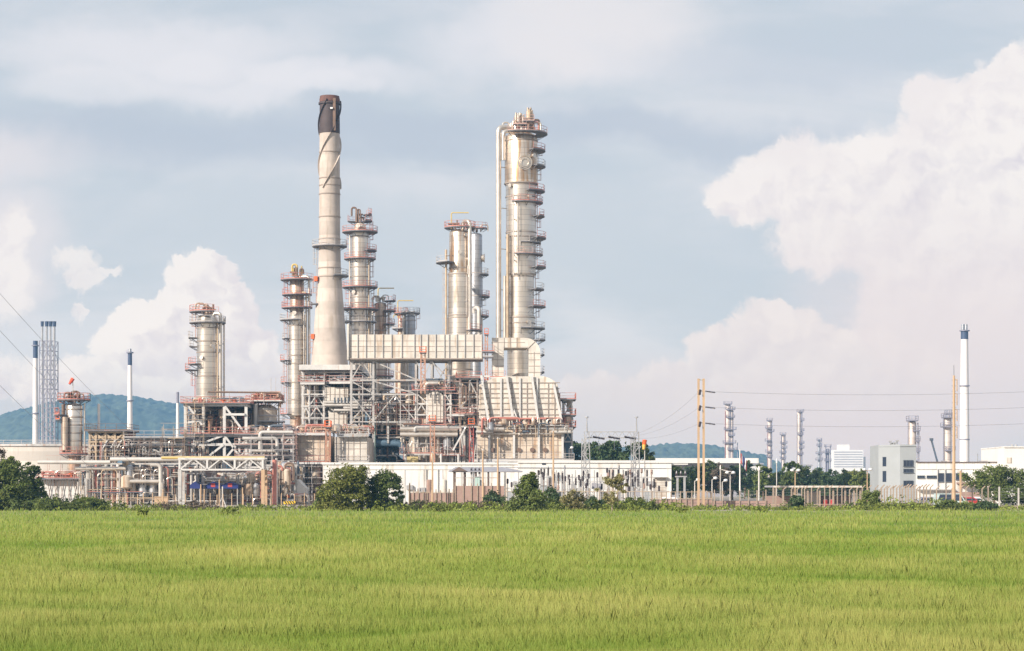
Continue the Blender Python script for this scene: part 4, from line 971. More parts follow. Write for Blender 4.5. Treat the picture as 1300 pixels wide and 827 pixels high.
t = T('braced_structure', 'tall open steel structure with diagonal braces around the left column', 'steel frame', WX(275, 366), 366)
steel(t, [235.5, 258.5, 285, 312.5], 366, 388, [513, 552, 563, 582], m='steel_white', w=.5, bw=.45, decks=(0, 1), braces='none', railm='rail_red', mid_y=377)
for (a, c, d, e) in ((286, 516, 310, 549), (260, 562, 284, 553), (286, 554, 305, 580), (262, 582, 284, 565), (286, 583, 300, 566), (238, 514, 257, 540), (238, 580, 257, 553)):
    t.part('brace', MB().bar((WX(a, 366), 365.7, WZ(c, 366)), (WX(d, 366), 365.7, WZ(e, 366)), .36), 'steel_white')
t.part('cross_beam', MB().bar((WX(287, 366), 365.6, WZ(526.5, 366)), (WX(311, 366), 365.6, WZ(526.5, 366)), .4), 'steel_white')
t.part('cross_beam', MB().bar((WX(237, 366), 365.6, WZ(537, 366)), (WX(257, 366), 365.6, WZ(534, 366)), .35), 'steel_white')
t.part('roof_pipe', MB().tube(bend([(WX(260, 366), 370, WZ(496.5, 366)), (WX(351, 366), 370, WZ(497.5, 366)), (WX(351, 366), 370, WZ(503, 366))], .4), .16, 8), 'pipe_rust')
for c in (262, 291, 318, 335): vpipe(t, c, 497, 513, 370, .06, 'rail_grey', 'post')
clutter(t, 236, 312, 518, 552, 368, 16, 130, 52, mats=('pipe', 'pipe_rust', 'pipe_tan', 'steel_dark', 'rail_red', 'rust_clad', 'steel', 'steel_dark')); clutter(t, 236, 312, 553, 582, 368, 16, 80, 53, mats=('pipe', 'pipe_rust', 'steel_dark', 'red_steel', 'steel_dark', 'steel'))
clutter(t, 238, 312, 503, 512, 368, 12, 30, 54, rmax=.2)
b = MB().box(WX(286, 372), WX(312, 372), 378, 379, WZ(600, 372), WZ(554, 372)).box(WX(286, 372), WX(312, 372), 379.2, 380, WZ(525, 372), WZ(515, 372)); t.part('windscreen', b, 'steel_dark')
def orange_box(x0, x1, py0, py1, Y):
    t.part('orange_cover', MB().box(WX(x0, Y), WX(x1, Y), Y, Y + 2, WZ(py1, Y), WZ(py0, Y)).bar((WX(x0 - 1, Y), Y + 1, WZ(py1 + 3, Y)), (WX(x0 + 3, Y), Y + 1, WZ(py0, Y)), .5).bar((WX(x1, Y), Y + 1, WZ(py1 + 2, Y)), (WX(x1 - 4, Y), Y + 1, WZ(py0, Y)), .5), 'orange')
orange_box(228, 241, 563, 567, 362)
t = T('exchanger_structure', 'stacked exchanger decks between the fat drum and the low box furnace', 'steel frame', WX(340, 368), 368)
steel(t, [304, 317, 331, 345, 358, 370], 366, 378, [553, 566, 580, 592], m='steel_white', w=.36, bw=.35, decks=(0, 1, 2), seed=12, railm='rail_pink')
clutter(t, 300, 372, 540, 566, 366.5, 10, 90, 55); clutter(t, 300, 372, 566, 600, 366.5, 10, 100, 56)
hpipe(t, 308, 352, 557, 364.6, .33, 'pipe_pale', 'r'); hpipe(t, 318, 366, 573, 364.8, .28, 'pipe'); hpipe(t, 330, 372, 549, 365, .32, 'pipe_pale', 'l')
for q in (0, 1, 2): t.part('cooler_drum', MB().tube([(WX(326, 366), 369 + q * 2.5, WZ(574 - q * 9, 366)), (WX(352, 366), 369 + q * 2.5, WZ(574 - q * 9, 366))], .9, 16), 'pipe')

tower('regenerator_vessel', 'stubby vessel with railed top deck and rusty skirt far left', 94, 350,
    [(512, 572, 10.5, 10.5), (572, 575, 11, 12), (575, 606, 8.5, 8.5)], base=628, platforms=[(508, 0, 360, 1.4, 'rail_red'), (576.5, 0, 360, 1.3, 'rail_red'), (527, 150, 230, 1.9, 'rail_red'), (533, 160, 230, 1.7, 'orange')],
    ladders=[(190, 528, 576, 'orange_tower'), (200, 508, 528, 'rail_red')], bands=[520, 530, 540, 550, 560], bandm='seam', shells=['silver', 'rust_clad', 'rust_clad'], cat='vessel',
    pipes=[(-12, -1, 514, 575, .3, 'pipe_rust'), (14, -.4, 512, 590, .14, 'pipe'), (-8.5, -1.8, 530, 572, .5, 'rust_clad')], head=(2.2, 12, 'pipe_rust'), seed=10)
t = T('vessel_plinth', 'low white service building with red railed roof left under the stubby vessel', 'building', WX(85, 346), 346)
t.part('wall', MB().box(WX(48, 345), WX(118, 345), 345, 357, 0, WZ(608, 345)), 'wall_white'); deck_strip(t, 46, 120, 607, 343.5, 345, 'rail_red', 'steel_dark', .25)
for c in (55, 63, 71, 79, 88, 96, 104, 112): t.part('lattice_leg', MB().bar((WX(c - 3, 344), 344, 0), (WX(c + 3, 344), 344, WZ(608, 344)), .08).bar((WX(c + 3, 344), 343.8, 0), (WX(c - 3, 344), 343.8, WZ(608, 344)), .08), 'pipe_rust')
clutter(t, 52, 120, 598, 607, 344, 4, 40, 60, mats=('rail_red', 'pipe_rust', 'pipe', 'red_steel'), rmax=.2)
t = T('storage_tank', 'very wide beige storage tank with flat roof behind the left racks', 'tank', WX(90, 540), 540)
t.part('tank_wall', MB().lathe(WX(75, 540), 560, [(0, 36), (WZ(568, 540), 36)], 72), 'tank'); t.part('roof_rim', MB().lathe(WX(75, 540), 560, [(WZ(568, 540), 36.4), (WZ(565.5, 540), 36.4), (WZ(564, 540), 20), (WZ(563, 540), .5)], 72), 'steel')
t.part('railing', MB().rail([(WX(75, 540) + 36 * math.cos(R(a)), 560 + 36 * math.sin(R(a)), WZ(566, 540)) for a in range(-180, 1, 8)], 1.1, .1, 3), 'rail_grey')

# pipe racks far left to the braced structure
t = T('pipe_rack', 'long pipe rack with rust-red trays left of the braced structure', 'pipe rack', WX(190, 352), 352)
steel(t, [164, 176, 190, 204, 218, 230], 350, 360, [557, 566, 575, 588], m='steel', w=.3, bw=.28, decks=(0, 1), seed=14, railm='rail_grey')
clutter(t, 162, 232, 560, 590, 350.4, 9, 100, 61)
t = T('pipe_rack', 'pipe rack with a raised brown deck and hoist frame beside the stubby vessel', 'pipe rack', WX(138, 352), 352)
steel(t, [114, 122, 134, 146, 157], 350, 360, [548, 560, 573, 588], m='pipe_tan', w=.32, bw=.3, decks=(0,), seed=15, railm='pipe_rust')
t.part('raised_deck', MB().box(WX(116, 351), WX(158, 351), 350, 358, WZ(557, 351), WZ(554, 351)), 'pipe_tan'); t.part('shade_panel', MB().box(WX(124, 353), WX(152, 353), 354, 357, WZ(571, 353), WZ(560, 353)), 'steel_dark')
for a in (130, 140, 148): t.part('brace', MB().bar((WX(a, 350), 349.7, WZ(571, 350)), (WX(a + 7, 350), 349.7, WZ(559, 350)), .2), 'steel_white')
vpipe(t, 125.5, 513, 560, 352, .22, 'chimney_white', 'vent_stack')
clutter(t, 112, 160, 545, 590, 350.4, 9, 90, 62, mats=('pipe', 'pipe_rust', 'pipe_tan', 'steel', 'orange_tower', 'rail_red'))
t = T('main_pipe_rack', 'ground-level pipe rack of white risers along the left front', 'pipe rack', WX(180, 338), 338)
steel(t, [108, 122, 136, 150, 164, 178, 192, 206, 222, 236, 250], 337, 345, [588, 600, 612], m='steel', w=.28, bw=.26, seed=16, braces='none')
for (c, py, m, r_) in ((112, 592, 'pipe_pale', .55), (135, 590, 'pipe_pale', .42), (142, 590, 'pipe_pale', .3), (150, 590, 'chimney_white', .4), (145, 592, 'orange_tower', .3), (118, 600, 'pipe', .2), (157, 588, 'pipe_tan', .35), (161, 586, 'pipe_tan', .4), (166, 598, 'pipe', .2), (180, 600, 'pipe_rust', .25), (208, 592, 'pipe_pale', .35), (224, 612, 'pipe_pale', .25), (214, 606, 'pipe', .25), (231, 600, 'pipe', .12), (243, 598, 'pipe_pale', .3), (258, 606, 'pipe_pale', .3), (99, 612, 'pipe', .2)):
    vpipe(t, c, py, None, 336.2, r_ * .72, m, 'riser')
hpipe(t, 48, 140, 587, 334.5, .32, 'pipe_pale', name='main_pipe'); hpipe(t, 140, 335, 583.5, 334.5, .36, 'pipe_pale', name='main_pipe'); hpipe(t, 165, 206, 611.5, 335, .33, 'pipe', 'r', name='main_pipe'); hpipe(t, 96, 160, 595, 335.5, .3, 'pipe', name='main_pipe'); hpipe(t, 192, 204, 590, 335, .36, 'pipe_pale', 'R', name='main_pipe')
t.part('blue_hood', MB().add([(WX(148, 334), 334, WZ(588, 334)), (WX(155, 334), 334, WZ(588, 334)), (WX(155, 334), 336, WZ(588, 334)), (WX(148, 334), 336, WZ(588, 334)), (WX(152, 334), 334.5, WZ(582, 334)), (WX(155, 334), 334.5, WZ(581, 334)), (WX(155, 334), 336, WZ(581, 334)), (WX(152, 334), 336, WZ(582, 334))], [(0, 1, 5, 4), (1, 2, 6, 5), (2, 3, 7, 6), (3, 0, 4, 7), (4, 5, 6, 7), (0, 3, 2, 1)]), 'steel_blue')
clutter(t, 106, 250, 589, 640, 336.6, 9, 210, 63, zmin=.1, vert=.55, rmax=.35)
t = T('pipe_bridge', 'long white lattice truss bridge carrying pipes over the blue awnings', 'pipe bridge', WX(281, 330), 330)
Yb = 330; za, zb = WZ(582.5, Yb), WZ(596.5, Yb); m = 'steel_white'
for y in (Yb, Yb + 3.4):
    t.part('chord', MB().bar((WX(226, Yb), y, za), (WX(336, Yb), y, za), .36, .34), m); t.part('chord', MB().bar((WX(228, Yb), y, zb), (WX(334, Yb), y, zb), .28), m)
    xs = [228, 245.5, 263, 280.5, 298, 316, 333.5]
    for i, (a, c) in enumerate(zip(xs, xs[1:])):
        up_ = i % 2 == 0; t.part('diagonal', MB().bar((WX(a, Yb), y, zb if up_ else za), (WX(c, Yb), y, za if up_ else zb), .2), m)
    for a in (228, 263, 298, 333.5): t.part('upright', MB().bar((WX(a, Yb), y + .02, zb), (WX(a, Yb), y + .02, za), .32), m)
for a in (228.5, 334): 
    for y in (Yb, Yb + 3.4): t.part('leg', MB().box(WX(a, Yb) - .28, WX(a, Yb) + .28, y - .3, y + .3, 0, zb), 'pole_tan' if a > 300 else 'steel')
for k in range(4): hpipe(t, 205, 336, 581.5 - .2 * k, Yb + .5 + k * .7, .22, ('yellow', 'pipe', 'pipe_pale', 'pipe_rust')[k])
t = T('pump_yard', 'pumps, risers and small pipes crowded under the white truss bridge', 'piping', WX(290, 345), 345)
clutter(t, 252, 345, 600, 640, 338, 14, 150, 64, zmin=.1, vert=.6, rmax=.3)
clutter(t, 335, 372, 586, 640, 345, 14, 60, 65, zmin=.1, vert=.6, rmax=.3)
vpipe(t, 348.5, 584, None, 332, .35, 'rail_red', 'riser'); vpipe(t, 351, 582, None, 333, .2, 'pipe_pale', 'riser'); 
steel(t, [340, 352, 364, 376], 350, 360, [590, 602, 614], m='steel', w=.3, bw=.25, seed=18)
b = MB().box(WX(240, 360), WX(372, 360), 364.6, 365.2, 0, WZ(598, 360)); t.part('screen_wall', b, 'wall_brown')
for i, (a, c, lab) in enumerate(((241, 254, 'smallest and leftmost of the blue awnings under the truss bridge'), (261, 280, 'middle blue awning under the truss bridge'), (282, 302, 'rightmost blue awning under the truss bridge'))):
    Ya = 333; t = T('awning', lab, 'awning', WX((a + c) / 2, Ya), Ya, group='blue awnings under the pipe bridge'); X0, X1 = WX(a, Ya), WX(c, Ya); xm = (X0 + X1) / 2; z0, z1, z2 = WZ(620.5, Ya), WZ(616, Ya), WZ(611.5, Ya)
    b = MB(); b.add([(X0, Ya, z0), (X0, Ya, z1), (xm, Ya, z2), (X1, Ya, z1), (X1, Ya, z0), (X0, Ya + 4, z0), (X0, Ya + 4, z1), (xm, Ya + 4, z2), (X1, Ya + 4, z1), (X1, Ya + 4, z0)], [(0, 4, 3, 2, 1), (5, 6, 7, 8, 9), (1, 2, 7, 6), (2, 3, 8, 7), (0, 1, 6, 5), (3, 4, 9, 8)])
    cv = t.part('cover', b, 'blue_tarp')
    if i: t.part('emblem', MB().box(xm - .35, xm + .35, Ya - .03, Ya, z0 + .25, z0 + .85), 'flag_red', parent=cv)
    for X in (X0 + .1, X1 - .1):
        for y in (Ya + .1, Ya + 3.9): t.part('pole', MB().bar((X, y, 0), (X, y, z0), .12), 'steel')
# yard posts and small goods in front of the left racks
t = T('tripod_mast', 'white mast with spread tripod feet in front of the blue awnings', 'mast', WX(282.5, 296), 296)
t.part('mast', MB().tube([(WX(282.5, 296), 296, 0), (WX(282.5, 296), 296, WZ(618, 296))], .1, 8), 'pipe_pale')
for dx in (-6, 6): t.part('leg', MB().bar((WX(282.5, 296), 296, WZ(631, 296)), (WX(282.5 + dx * .9, 296), 295.6, 0), .12), 'pipe_pale')
YP = 292
for i, (c, py, lab) in enumerate(((255, 616, 'thin yellow pole left of the tripod mast'), (259.5, 622, 'shorter yellow pole nearest left of the tripod mast'), (278.5, 610, 'tallest yellow pole just left of the white mast'), (308, 620, 'yellow pole right of the tripod mast'), (207, 622, 'yellow pole in front of the long rack'), (200, 634, 'short tan pole beside the brown crate'))):
    t = T('yard_pole', lab, 'pole', WX(c, YP), YP, group='thin poles in the left yard'); t.part('post', MB().tube([(WX(c, YP), YP, 0), (WX(c, YP), YP, WZ(py, YP))], .09, 8), 'pole_tan'); t.part('cap', MB().lathe(WX(c, YP), YP, [(WZ(py, YP), .13), (WZ(py, YP) + .1, .05)], 8), 'pole_tan')
t = T('site_cabinet', 'tan metal cabinet low in front of the left pipe rack', 'cabinet', WX(205, 300), 300)
t.part('body', MB().box(WX(196, 300), WX(213, 300), 300, 301.5, 0, WZ(631, 300)), 'pole_tan'); t.part('lid', MB().box(WX(195.5, 300), WX(213.5, 300), 299.9, 301.6, WZ(631, 300), WZ(630.3, 300)), 'pipe_tan')
t = T('guard_rail', 'low pale pipe rail in front of the tripod mast', 'rail', WX(245, 298), 298)
t.part('rail', MB().tube([(WX(214, 298), 298, .9), (WX(276, 298), 298, .9)], .08, 8), 'pipe_pale')
for c in (216, 230, 245, 260, 274): t.part('post', MB().bar((WX(c, 298), 298, 0), (WX(c, 298), 298, .9), .1), 'pipe_pale')
t = T('warning_barrier', 'yellow and black diagonally striped barrier board near the striped tank saddle', 'barrier', WX(367, 286), 286)
X0, X1 = WX(360, 286), WX(375, 286); z0, z1 = .55, WZ(636.5, 286); bd = t.part('board', MB().box(X0, X1, 286, 286.08, z0, z1), 'sign_yellow'); b = MB(); k = X0
H_ = z1 - z0
while k < X1 - .2:
    a0, a1, a2, a3 = k, k + .17, k + .17 - .0, k
    x_b0, x_b1, x_t0, x_t1 = k + .0, k + .18, k - H_ * .7, k + .18 - H_ * .7
    if x_t0 >= X0: b.add([(x_b0, 285.99, z0), (x_b1, 285.99, z0), (x_t1, 285.99, z1), (x_t0, 285.99, z1)], [(0, 1, 2, 3)])
    k += .36
t.part('stripe', b, 'sign_black', parent=bd)
for X in (X0 + .1, X1 - .1): t.part('leg', MB().box(X - .05, X + .05, 286.09, 286.2, 0, z1), 'steel')
t = T('canvas_hopper', 'pale ribbed hopper with sloping side beside the low box furnace', 'hopper', WX(368, 352), 352)
Yh = 350; o_ = [(353, 630), (353, 609), (378, 609), (388, 620), (388, 630)]; O = [(WX(a, Yh), WZ(c, Yh)) for a, c in o_]; n = 5
t.part('body', MB().add([(x, Yh, z) for x, z in O] + [(x, Yh + 5, z) for x, z in O], [tuple(range(n)), tuple(range(n, 2 * n))[::-1]] + [(i, (i + 1) % n, n + (i + 1) % n, n + i) for i in range(n)]), 'wall_white')
b = MB()
for c in (357, 361, 365, 369, 373, 377): b.box(WX(c, Yh) - .05, WX(c, Yh) + .05, Yh - .08, Yh, WZ(630, Yh), WZ(610, Yh))
t.part('rib', b, 'panel_grey')
for c in (356, 385): t.part('leg', MB().box(WX(c, Yh) - .2, WX(c, Yh) + .2, Yh + .5, Yh + 1, 0, WZ(630, Yh)), 'pole_tan')
clutter(t, 352, 390, 628, 640, 347, 3, 26, 66, zmin=.1)

# ================================================================ WHITE BUILDING AND SUBSTATION
Y = 332
t = T('warehouse', 'long low white building stretching in front of the furnaces', 'building', WX(630, Y), Y)
X0, X1, X2 = WX(410, Y), WX(657, Y), WX(852, Y); zt = WZ(588.5, Y)
t.part('wall', MB().box(X0, X1, Y, Y + 16, 0, zt), 'wall_white'); t.part('wall', MB().box(X1 + .01, X2, Y - .6, Y + 16, 0, WZ(586, Y)), 'wall_white')
t.part('parapet', MB().box(X0 - .15, X1, Y - .2, Y - .002, WZ(590, Y), zt + .15).box(X1, X2 + .15, Y - .8, Y - .602, WZ(588, Y), WZ(586, Y) + .15), 'wall_white_cool')
t.part('ledge', MB().box(X0, X1 - .01, Y - .08, Y - .001, WZ(596.5, Y), WZ(596, Y)).box(X1, X2, Y - .68, Y - .601, WZ(595, Y), WZ(594.4, Y)), 'panel_grey')
for c in (427, 450, 481, 541, 556, 600, 640, 700, 745, 790): t.part('downpipe', MB().tube([(WX(c, Y), Y - (.15 if c < 657 else .75), 0), (WX(c, Y), Y - (.15 if c < 657 else .75), WZ(596, Y))], .07, 6), 'panel_grey')
for c in range(418, 850, 24): b = MB().box(WX(c, Y) - .06, WX(c, Y) + .06, Y - (.05 if c < 657 else .65), Y - (.001 if c < 657 else .601), 0, WZ(597, Y)); t.part('wall_joint', b, 'panel_grey')
for (c, py) in ((520, 617), (536, 620), (655, 612), (672, 614), (826, 612)): yq = Y if c < 657 else Y - .6; t.part('ac_unit', MB().box(WX(c, Y) - .5, WX(c, Y) + .5, yq - .45, yq - .003, WZ(py, Y) - .6, WZ(py, Y) + .1), 'galvanized')
for (c, w_) in ((508, 4), (648, 4), (820, 4)): yq = Y if c < 657 else Y - .6; t.part('door', MB().box(WX(c - w_, Y), WX(c + w_, Y), yq - .05, yq - .002, 0, 2.3), 'wall_grey')
d = t.part('roller_door', MB().box(WX(831, Y), WX(845, Y), Y - .7, Y - .61, 0, WZ(607, Y)), 'panel'); b = MB(); z = .4
while z < WZ(607, Y): b.box(WX(831, Y), WX(845, Y), Y - .72, Y - .7, z, z + .05); z += .4
t.part('slat_line', b, 'seam', parent=d); t.part('canopy', MB().box(WX(829, Y), WX(847, Y), Y - 1.4, Y - .61, WZ(606.5, Y), WZ(605.7, Y)), 'panel_grey')
t.part('side_roof', MB().box(X2 - 6, X2 + 3, Y + 3, Y + 16, WZ(590, Y), WZ(588.6, Y)), 'wall_white_cool')
t.part('window', MB().box(WX(688, Y), WX(693, Y), Y - .64, Y - .6, WZ(590.5, Y), WZ(588.5, Y)), 'glass_dark')
t = T('low_shed', 'long flat white shed roof standing beyond the substation', 'building', WX(885, 600), 600)
t.part('wall', MB().box(WX(822, 600), WX(948, 600), 602, 640, 0, WZ(589, 600)), 'roof_grey'); t.part('roof', MB().box(WX(820, 600), WX(962, 600), 598, 642, WZ(588.3, 600), WZ(582, 600)), 'wall_white_cool')
Ys = 306
t = T('roofed_shelter', 'open shelter with low grey gabled roof by the white wall', 'shelter', WX(605, Ys), Ys)
za, zr = WZ(598.5, Ys), WZ(593, Ys); b = MB(); xa, xb = WX(570, Ys), WX(638, Ys); y0, y1 = Ys - 3.5, Ys + 4
b.add([(xa, y0, za), (xb + 3, y0, za), (xb, Ys, zr), (xa + 1.0, Ys, zr), (xa, y1, za), (xb + 3, y1, za), (xa, y0, za - .12), (xb + 3, y0, za - .12), (xb, Ys, zr - .12), (xa + 1, Ys, zr - .12), (xa, y1, za - .12), (xb + 3, y1, za - .12)],
      [(0, 1, 2, 3), (3, 2, 5, 4), (6, 9, 8, 7), (9, 10, 11, 8), (0, 6, 7, 1), (4, 5, 11, 10), (1, 7, 8, 2), (2, 8, 11, 5), (0, 3, 9, 6), (3, 4, 10, 9)]); t.part('roof', b, 'roof_grey')
t.part('gable_cover', MB().add([(xa + .5, y0 - .3, za - .02), (xa + 1.6, y0 - .3, zr - .02), (xa + 2.8, y0 - .3, za - .02), (xa + .5, y0 + 2.5, za - .02), (xa + 1.6, y0 + 2.5, zr - .02), (xa + 2.8, y0 + 2.5, za - .02)], [(0, 2, 1), (3, 4, 5), (0, 1, 4, 3), (1, 2, 5, 4), (0, 3, 5, 2)]), 'roof_brown')
for c in (577, 590, 604, 620, 634):
    for y in (y0 + .4, y1 - .4): t.part('post', MB().box(WX(c, Ys) - .11, WX(c, Ys) + .11, y - .11, y + .11, 0, za - .13), 'roof_brown')
t.part('tie_beam', MB().bar((WX(577, Ys), y0 + .4, za - 1.0), (WX(634, Ys), y0 + .4, za - 1.0), .12), 'steel')
for i, (c, w2, py, lab) in enumerate(((545, 3.6, 609, 'brown-sided upright silo tank at the white wall, left one'), (563.5, 4.2, 609, 'pale upright tank at the white wall, right of the brown-sided one'))):
    t = T('upright_tank', lab, 'tank', WX(c, 318), 318, group='upright tanks at the white wall')
    t.part('tank_wall', MB().lathe(WX(c, 318), 318, [(0, w2 * .122), (WZ(py + 1, 318), w2 * .122), (WZ(py, 318), w2 * .08)], 18), 'wall_brown' if i == 0 else 'panel'); t.part('manway', MB().box(WX(c, 318) - .2, WX(c, 318) + .2, 317.3, 317.6, 1.2, 1.9), 'panel_grey')
t = T('transformer', 'small transformer with bushings beside the brown-sided tank', 'transformer', WX(529, 312), 312)
t.part('tank_body', MB().box(WX(526, 312), WX(533, 312), 312, 313.4, 0, WZ(624, 312)), 'steel'); 
for dx in (-.3, .1, .45): t.part('bushing', MB().lathe(WX(529.5, 312) + dx, 312.7, [(WZ(624, 312), .1), (WZ(620, 312), .05)], 8), 'insulator')
# brown panel wall and its posts
def fence(name, label, cat, px0, px1, Y, h, post_px, infill=None, bent=False, m='post_concrete', rails=(), pw=.14, wallh=0.0, wires=0, seed=0, group=None, plinth=0.0):
    """one fence: each post a part, the infill sheet and the strands parts of their own"""
    t = T(name, label, cat, WX((px0 + px1) / 2, Y), Y, 0, group); X0, X1 = WX(px0, Y), WX(px1, Y); rr = random.Random(seed)
    for c in post_px:
        X = WX(c, Y); q = rr.uniform(-.03, .03); hh = h * rr.uniform(.94, 1.06)
        b = MB().box(X - pw / 2, X + pw / 2, Y - pw / 2, Y + pw / 2, 0, hh)
        if bent: b.bar((X, Y, hh - .04), (X + .42, Y - .12, hh + .38), pw * .9)
        t.part('post', b, m)
    for z in rails: t.part('rail', MB().bar((X0, Y, z), (X1, Y, z), .07), 'pipe_tan')
    if infill: t.part('panel', MB().box(X0, X1, Y + pw / 2 + .01, Y + pw / 2 + .09, .05, wallh), infill)
    if plinth: t.part('plinth', MB().box(X0, X1, Y + .1, Y + .3, 0, plinth), 'post_concrete')
    if wires:
        b = MB()
        for k in range(wires): z = h * (k + .6) / wires; b.bar((X0, Y - .02, z), (X1, Y - .02, z), .022)
        t.part('wire_strand', b, 'wire')
    return t
def spaced(a, b_, s, seed=0, j=.15):
    rr = random.Random(seed); o = []; x = a
    while x < b_: o.append(x); x += s * (1 + rr.uniform(-j, j))
    return o
fence('panel_fence', 'brown sheet fence with concrete posts in front of the white wall', 'fence', 519, 577, 290, 2.55, spaced(520, 577, 5.6, 1), 'wall_brown', wallh=2.1, rails=(2.2,), plinth=.5)
fence('panel_fence', 'taller pinkish-brown wall with posts under the grey shelter roof', 'fence', 577, 640, 290, 3.5, spaced(578, 640, 9, 2), 'wall_brown', wallh=3.1, plinth=.5)
fence('wire_fence', 'wire fence with pale posts across the front of the substation', 'fence', 640, 826, 290, 2.7, spaced(642, 826, 11, 3), rails=(2.3,), wires=7, plinth=.45)
fence('rail_fence', 'brown fence with thin white posts right of the substation', 'fence', 826, 905, 289, 2.3, spaced(828, 905, 6.5, 4), 'wall_brown', wallh=1.2, rails=(2.25, 1.3), wires=5, plinth=.4)
fence('wire_fence', 'faded wire fence with concrete posts left of the long open carport', 'fence', 905, 975, 288, 2.5, spaced(907, 975, 10, 5), 'wall_brown', wallh=1.0, wires=6, plinth=.4)
fence('wire_fence', 'wire fence with bent-top posts in front of the open carport', 'fence', 975, 1118, 287, 2.7, spaced(985, 1118, 7.5, 6, .5), bent=True, wires=7, rails=(.5,), plinth=.35)
fence('wire_fence', 'close-set tan posts with bent tops before the grey office block', 'fence', 1118, 1178, 286, 2.8, spaced(1119, 1178, 4.2, 7, .25), bent=True, wires=7, pw=.17, plinth=.35)
fence('wire_fence', 'wire fence with bent-top posts before the long white office building', 'fence', 1178, 1262, 286, 2.8, spaced(1181, 1262, 9.5, 8, .3), bent=True, wires=7, plinth=.35)
fence('wire_fence', 'wide-spaced pale posts of the fence at the far right before green shrubs', 'fence', 1262, 1340, 286, 2.9, [1268.5, 1293, 1318], bent=False, wires=7, pw=.2, m='pipe_pale', plinth=.35)
t = fence('wire_fence', 'low wire fence with tan posts before the left pipe racks', 'fence', 60, 405, 287, 2.0, spaced(100, 405, 11, 9, .4), wires=4, pw=.1, m='pole_tan')

# substation
Yg = 312
def lattice_mast(t, px, Y, py_top, w0, w1, m='galvanized', name='lattice_leg', spike=0, bt=.085):
    x = WX(px, Y); H = WZ(py_top, Y); b = MB(); n = int(H / 1.1)
    for i in (-1, 1):
        for j in (-1, 1): b.bar((x + i * w0 / 2, Y + j * w0 / 2, 0), (x + i * w1 / 2, Y + j * w1 / 2, H), .11)
    t.part(name, b, m); b = MB()
    for k in range(n):
        za, zb = H * k / n, H * (k + 1) / n; wa, wb = (w0 + (w1 - w0) * k / n) / 2, (w0 + (w1 - w0) * (k + 1) / n) / 2; s = 1 if k % 2 else -1
        for f in (-1, 1): b.bar((x - s * wa, Y + f * wa, za), (x + s * wb, Y + f * wb, zb), bt).bar((x + f * wa, Y - s * wa, za), (x + f * wb, Y + s * wb, zb), bt); b.bar((x - wa, Y + f * wa, za), (x + wa, Y + f * wa, za), bt)
    t.part('lacing', b, m)
    if spike: t.part('spike', MB().tube([(x, Y, H - .1), (x, Y, H + spike)], [.14, .06], 6).lathe(x, Y, [(H + spike - .05, .05), (H + spike, .28), (H + spike + .15, .28), (H + spike + .2, .05)], 8), m)
t = T('gantry', 'galvanized lattice gantry with two tall masts in the substation', 'gantry', WX(776, Yg), Yg)
for c in (745, 808): lattice_mast(t, c, Yg, 548, 1.15, .7, spike=2.1)
for c in (741.2, 804.2): lattice_mast(t, c, Yg + 3, 557, .8, .6)
for (za_, zb_) in ((548.5, 556),):
    z1, z0 = WZ(za_, Yg), WZ(zb_, Yg); b = MB().bar((WX(745, Yg), Yg, z1), (WX(808, Yg), Yg, z1), .12).bar((WX(745, Yg), Yg, z0), (WX(808, Yg), Yg, z0), .12).bar((WX(745, Yg), Yg + .8, z0), (WX(808, Yg), Yg + .8, z0), .1)
    xs = np.linspace(WX(745, Yg), WX(808, Yg), 15)
    for i, (a, c) in enumerate(zip(xs, xs[1:])): b.bar((a, Yg, z0 if i % 2 else z1), (c, Yg, z1 if i % 2 else z0), .07)
    t.part('crossbeam', b, 'galvanized')
for c in (760, 779.5, 800):
    X = WX(c, Yg); z = WZ(555.5, Yg); b = MB().tube([(X - .9, Yg - .3, z + .1), (X + .9, Yg - .3, z - .25)], .1, 8)
    for k in range(8): b.tube([(X - .8 + k * .22, Yg - .3, z + .08 - k * .043), (X - .72 + k * .22, Yg - .3, z + .07 - k * .043)], .2, 10)
    t.part('insulator_string', b, 'insulator'); t.part('drop_wire', MB().bar((X, Yg - .3, z), (X + .05, Yg - .3, WZ(572, Yg)), .05), 'wire')
def breaker(px, Y, zb_px, zt_px, i, label=None, two=False):
    t = T('insulator_post', label, 'insulator', WX(px, Y), Y, 0, 'dark insulator posts in the substation')
    X = WX(px, Y); z0, z1 = WZ(zb_px, Y), WZ(zt_px, Y)
    t.part('stand', MB().box(X - .1, X + .1, Y - .1, Y + .1, 0, z0), 'galvanized'); b = MB(); n = int((z1 - z0) / .16); prof = []
    for k in range(n): z = z0 + (z1 - z0) * k / n; prof += [(z, .09), (z + .05, .19), (z + .09, .19), (z + .12, .09)]
    t.part('insulator', b.lathe(X, Y, prof, 10), 'insulator'); t.part('cap', MB().lathe(X, Y, [(z1, .1), (z1 + .15, .12), (z1 + .18, .03)], 8), 'galvanized')
ip = [(598.5, 602, 594.5), (603.5, 602, 594.5), (608.5, 602, 594.5)]
for k, (c, a, b_) in enumerate(ip): breaker(c, 303, a, b_, k, ('left', 'middle', 'right')[k] + ' of the three short dark insulators hanging at the shelter')
row1 = [(687, 602, 595), (691, 604, 595), (696, 604, 594), (704, 613, 601), (709, 614, 601), (714, 614, 600), (773.5, 605, 596), (778.5, 605, 596), (785, 605, 595.5), (797.5, 605, 597), (810, 605, 596.5), (821.5, 605, 596.5)]
row2 = [(698, 618, 606), (723, 616, 608), (731, 616, 607), (737, 618, 608), (746, 617, 608), (788, 620, 609), (796.5, 617, 608), (803, 618, 608), (810, 618, 608), (817, 620, 607), (821.5, 617, 607), (830.5, 620, 608)]
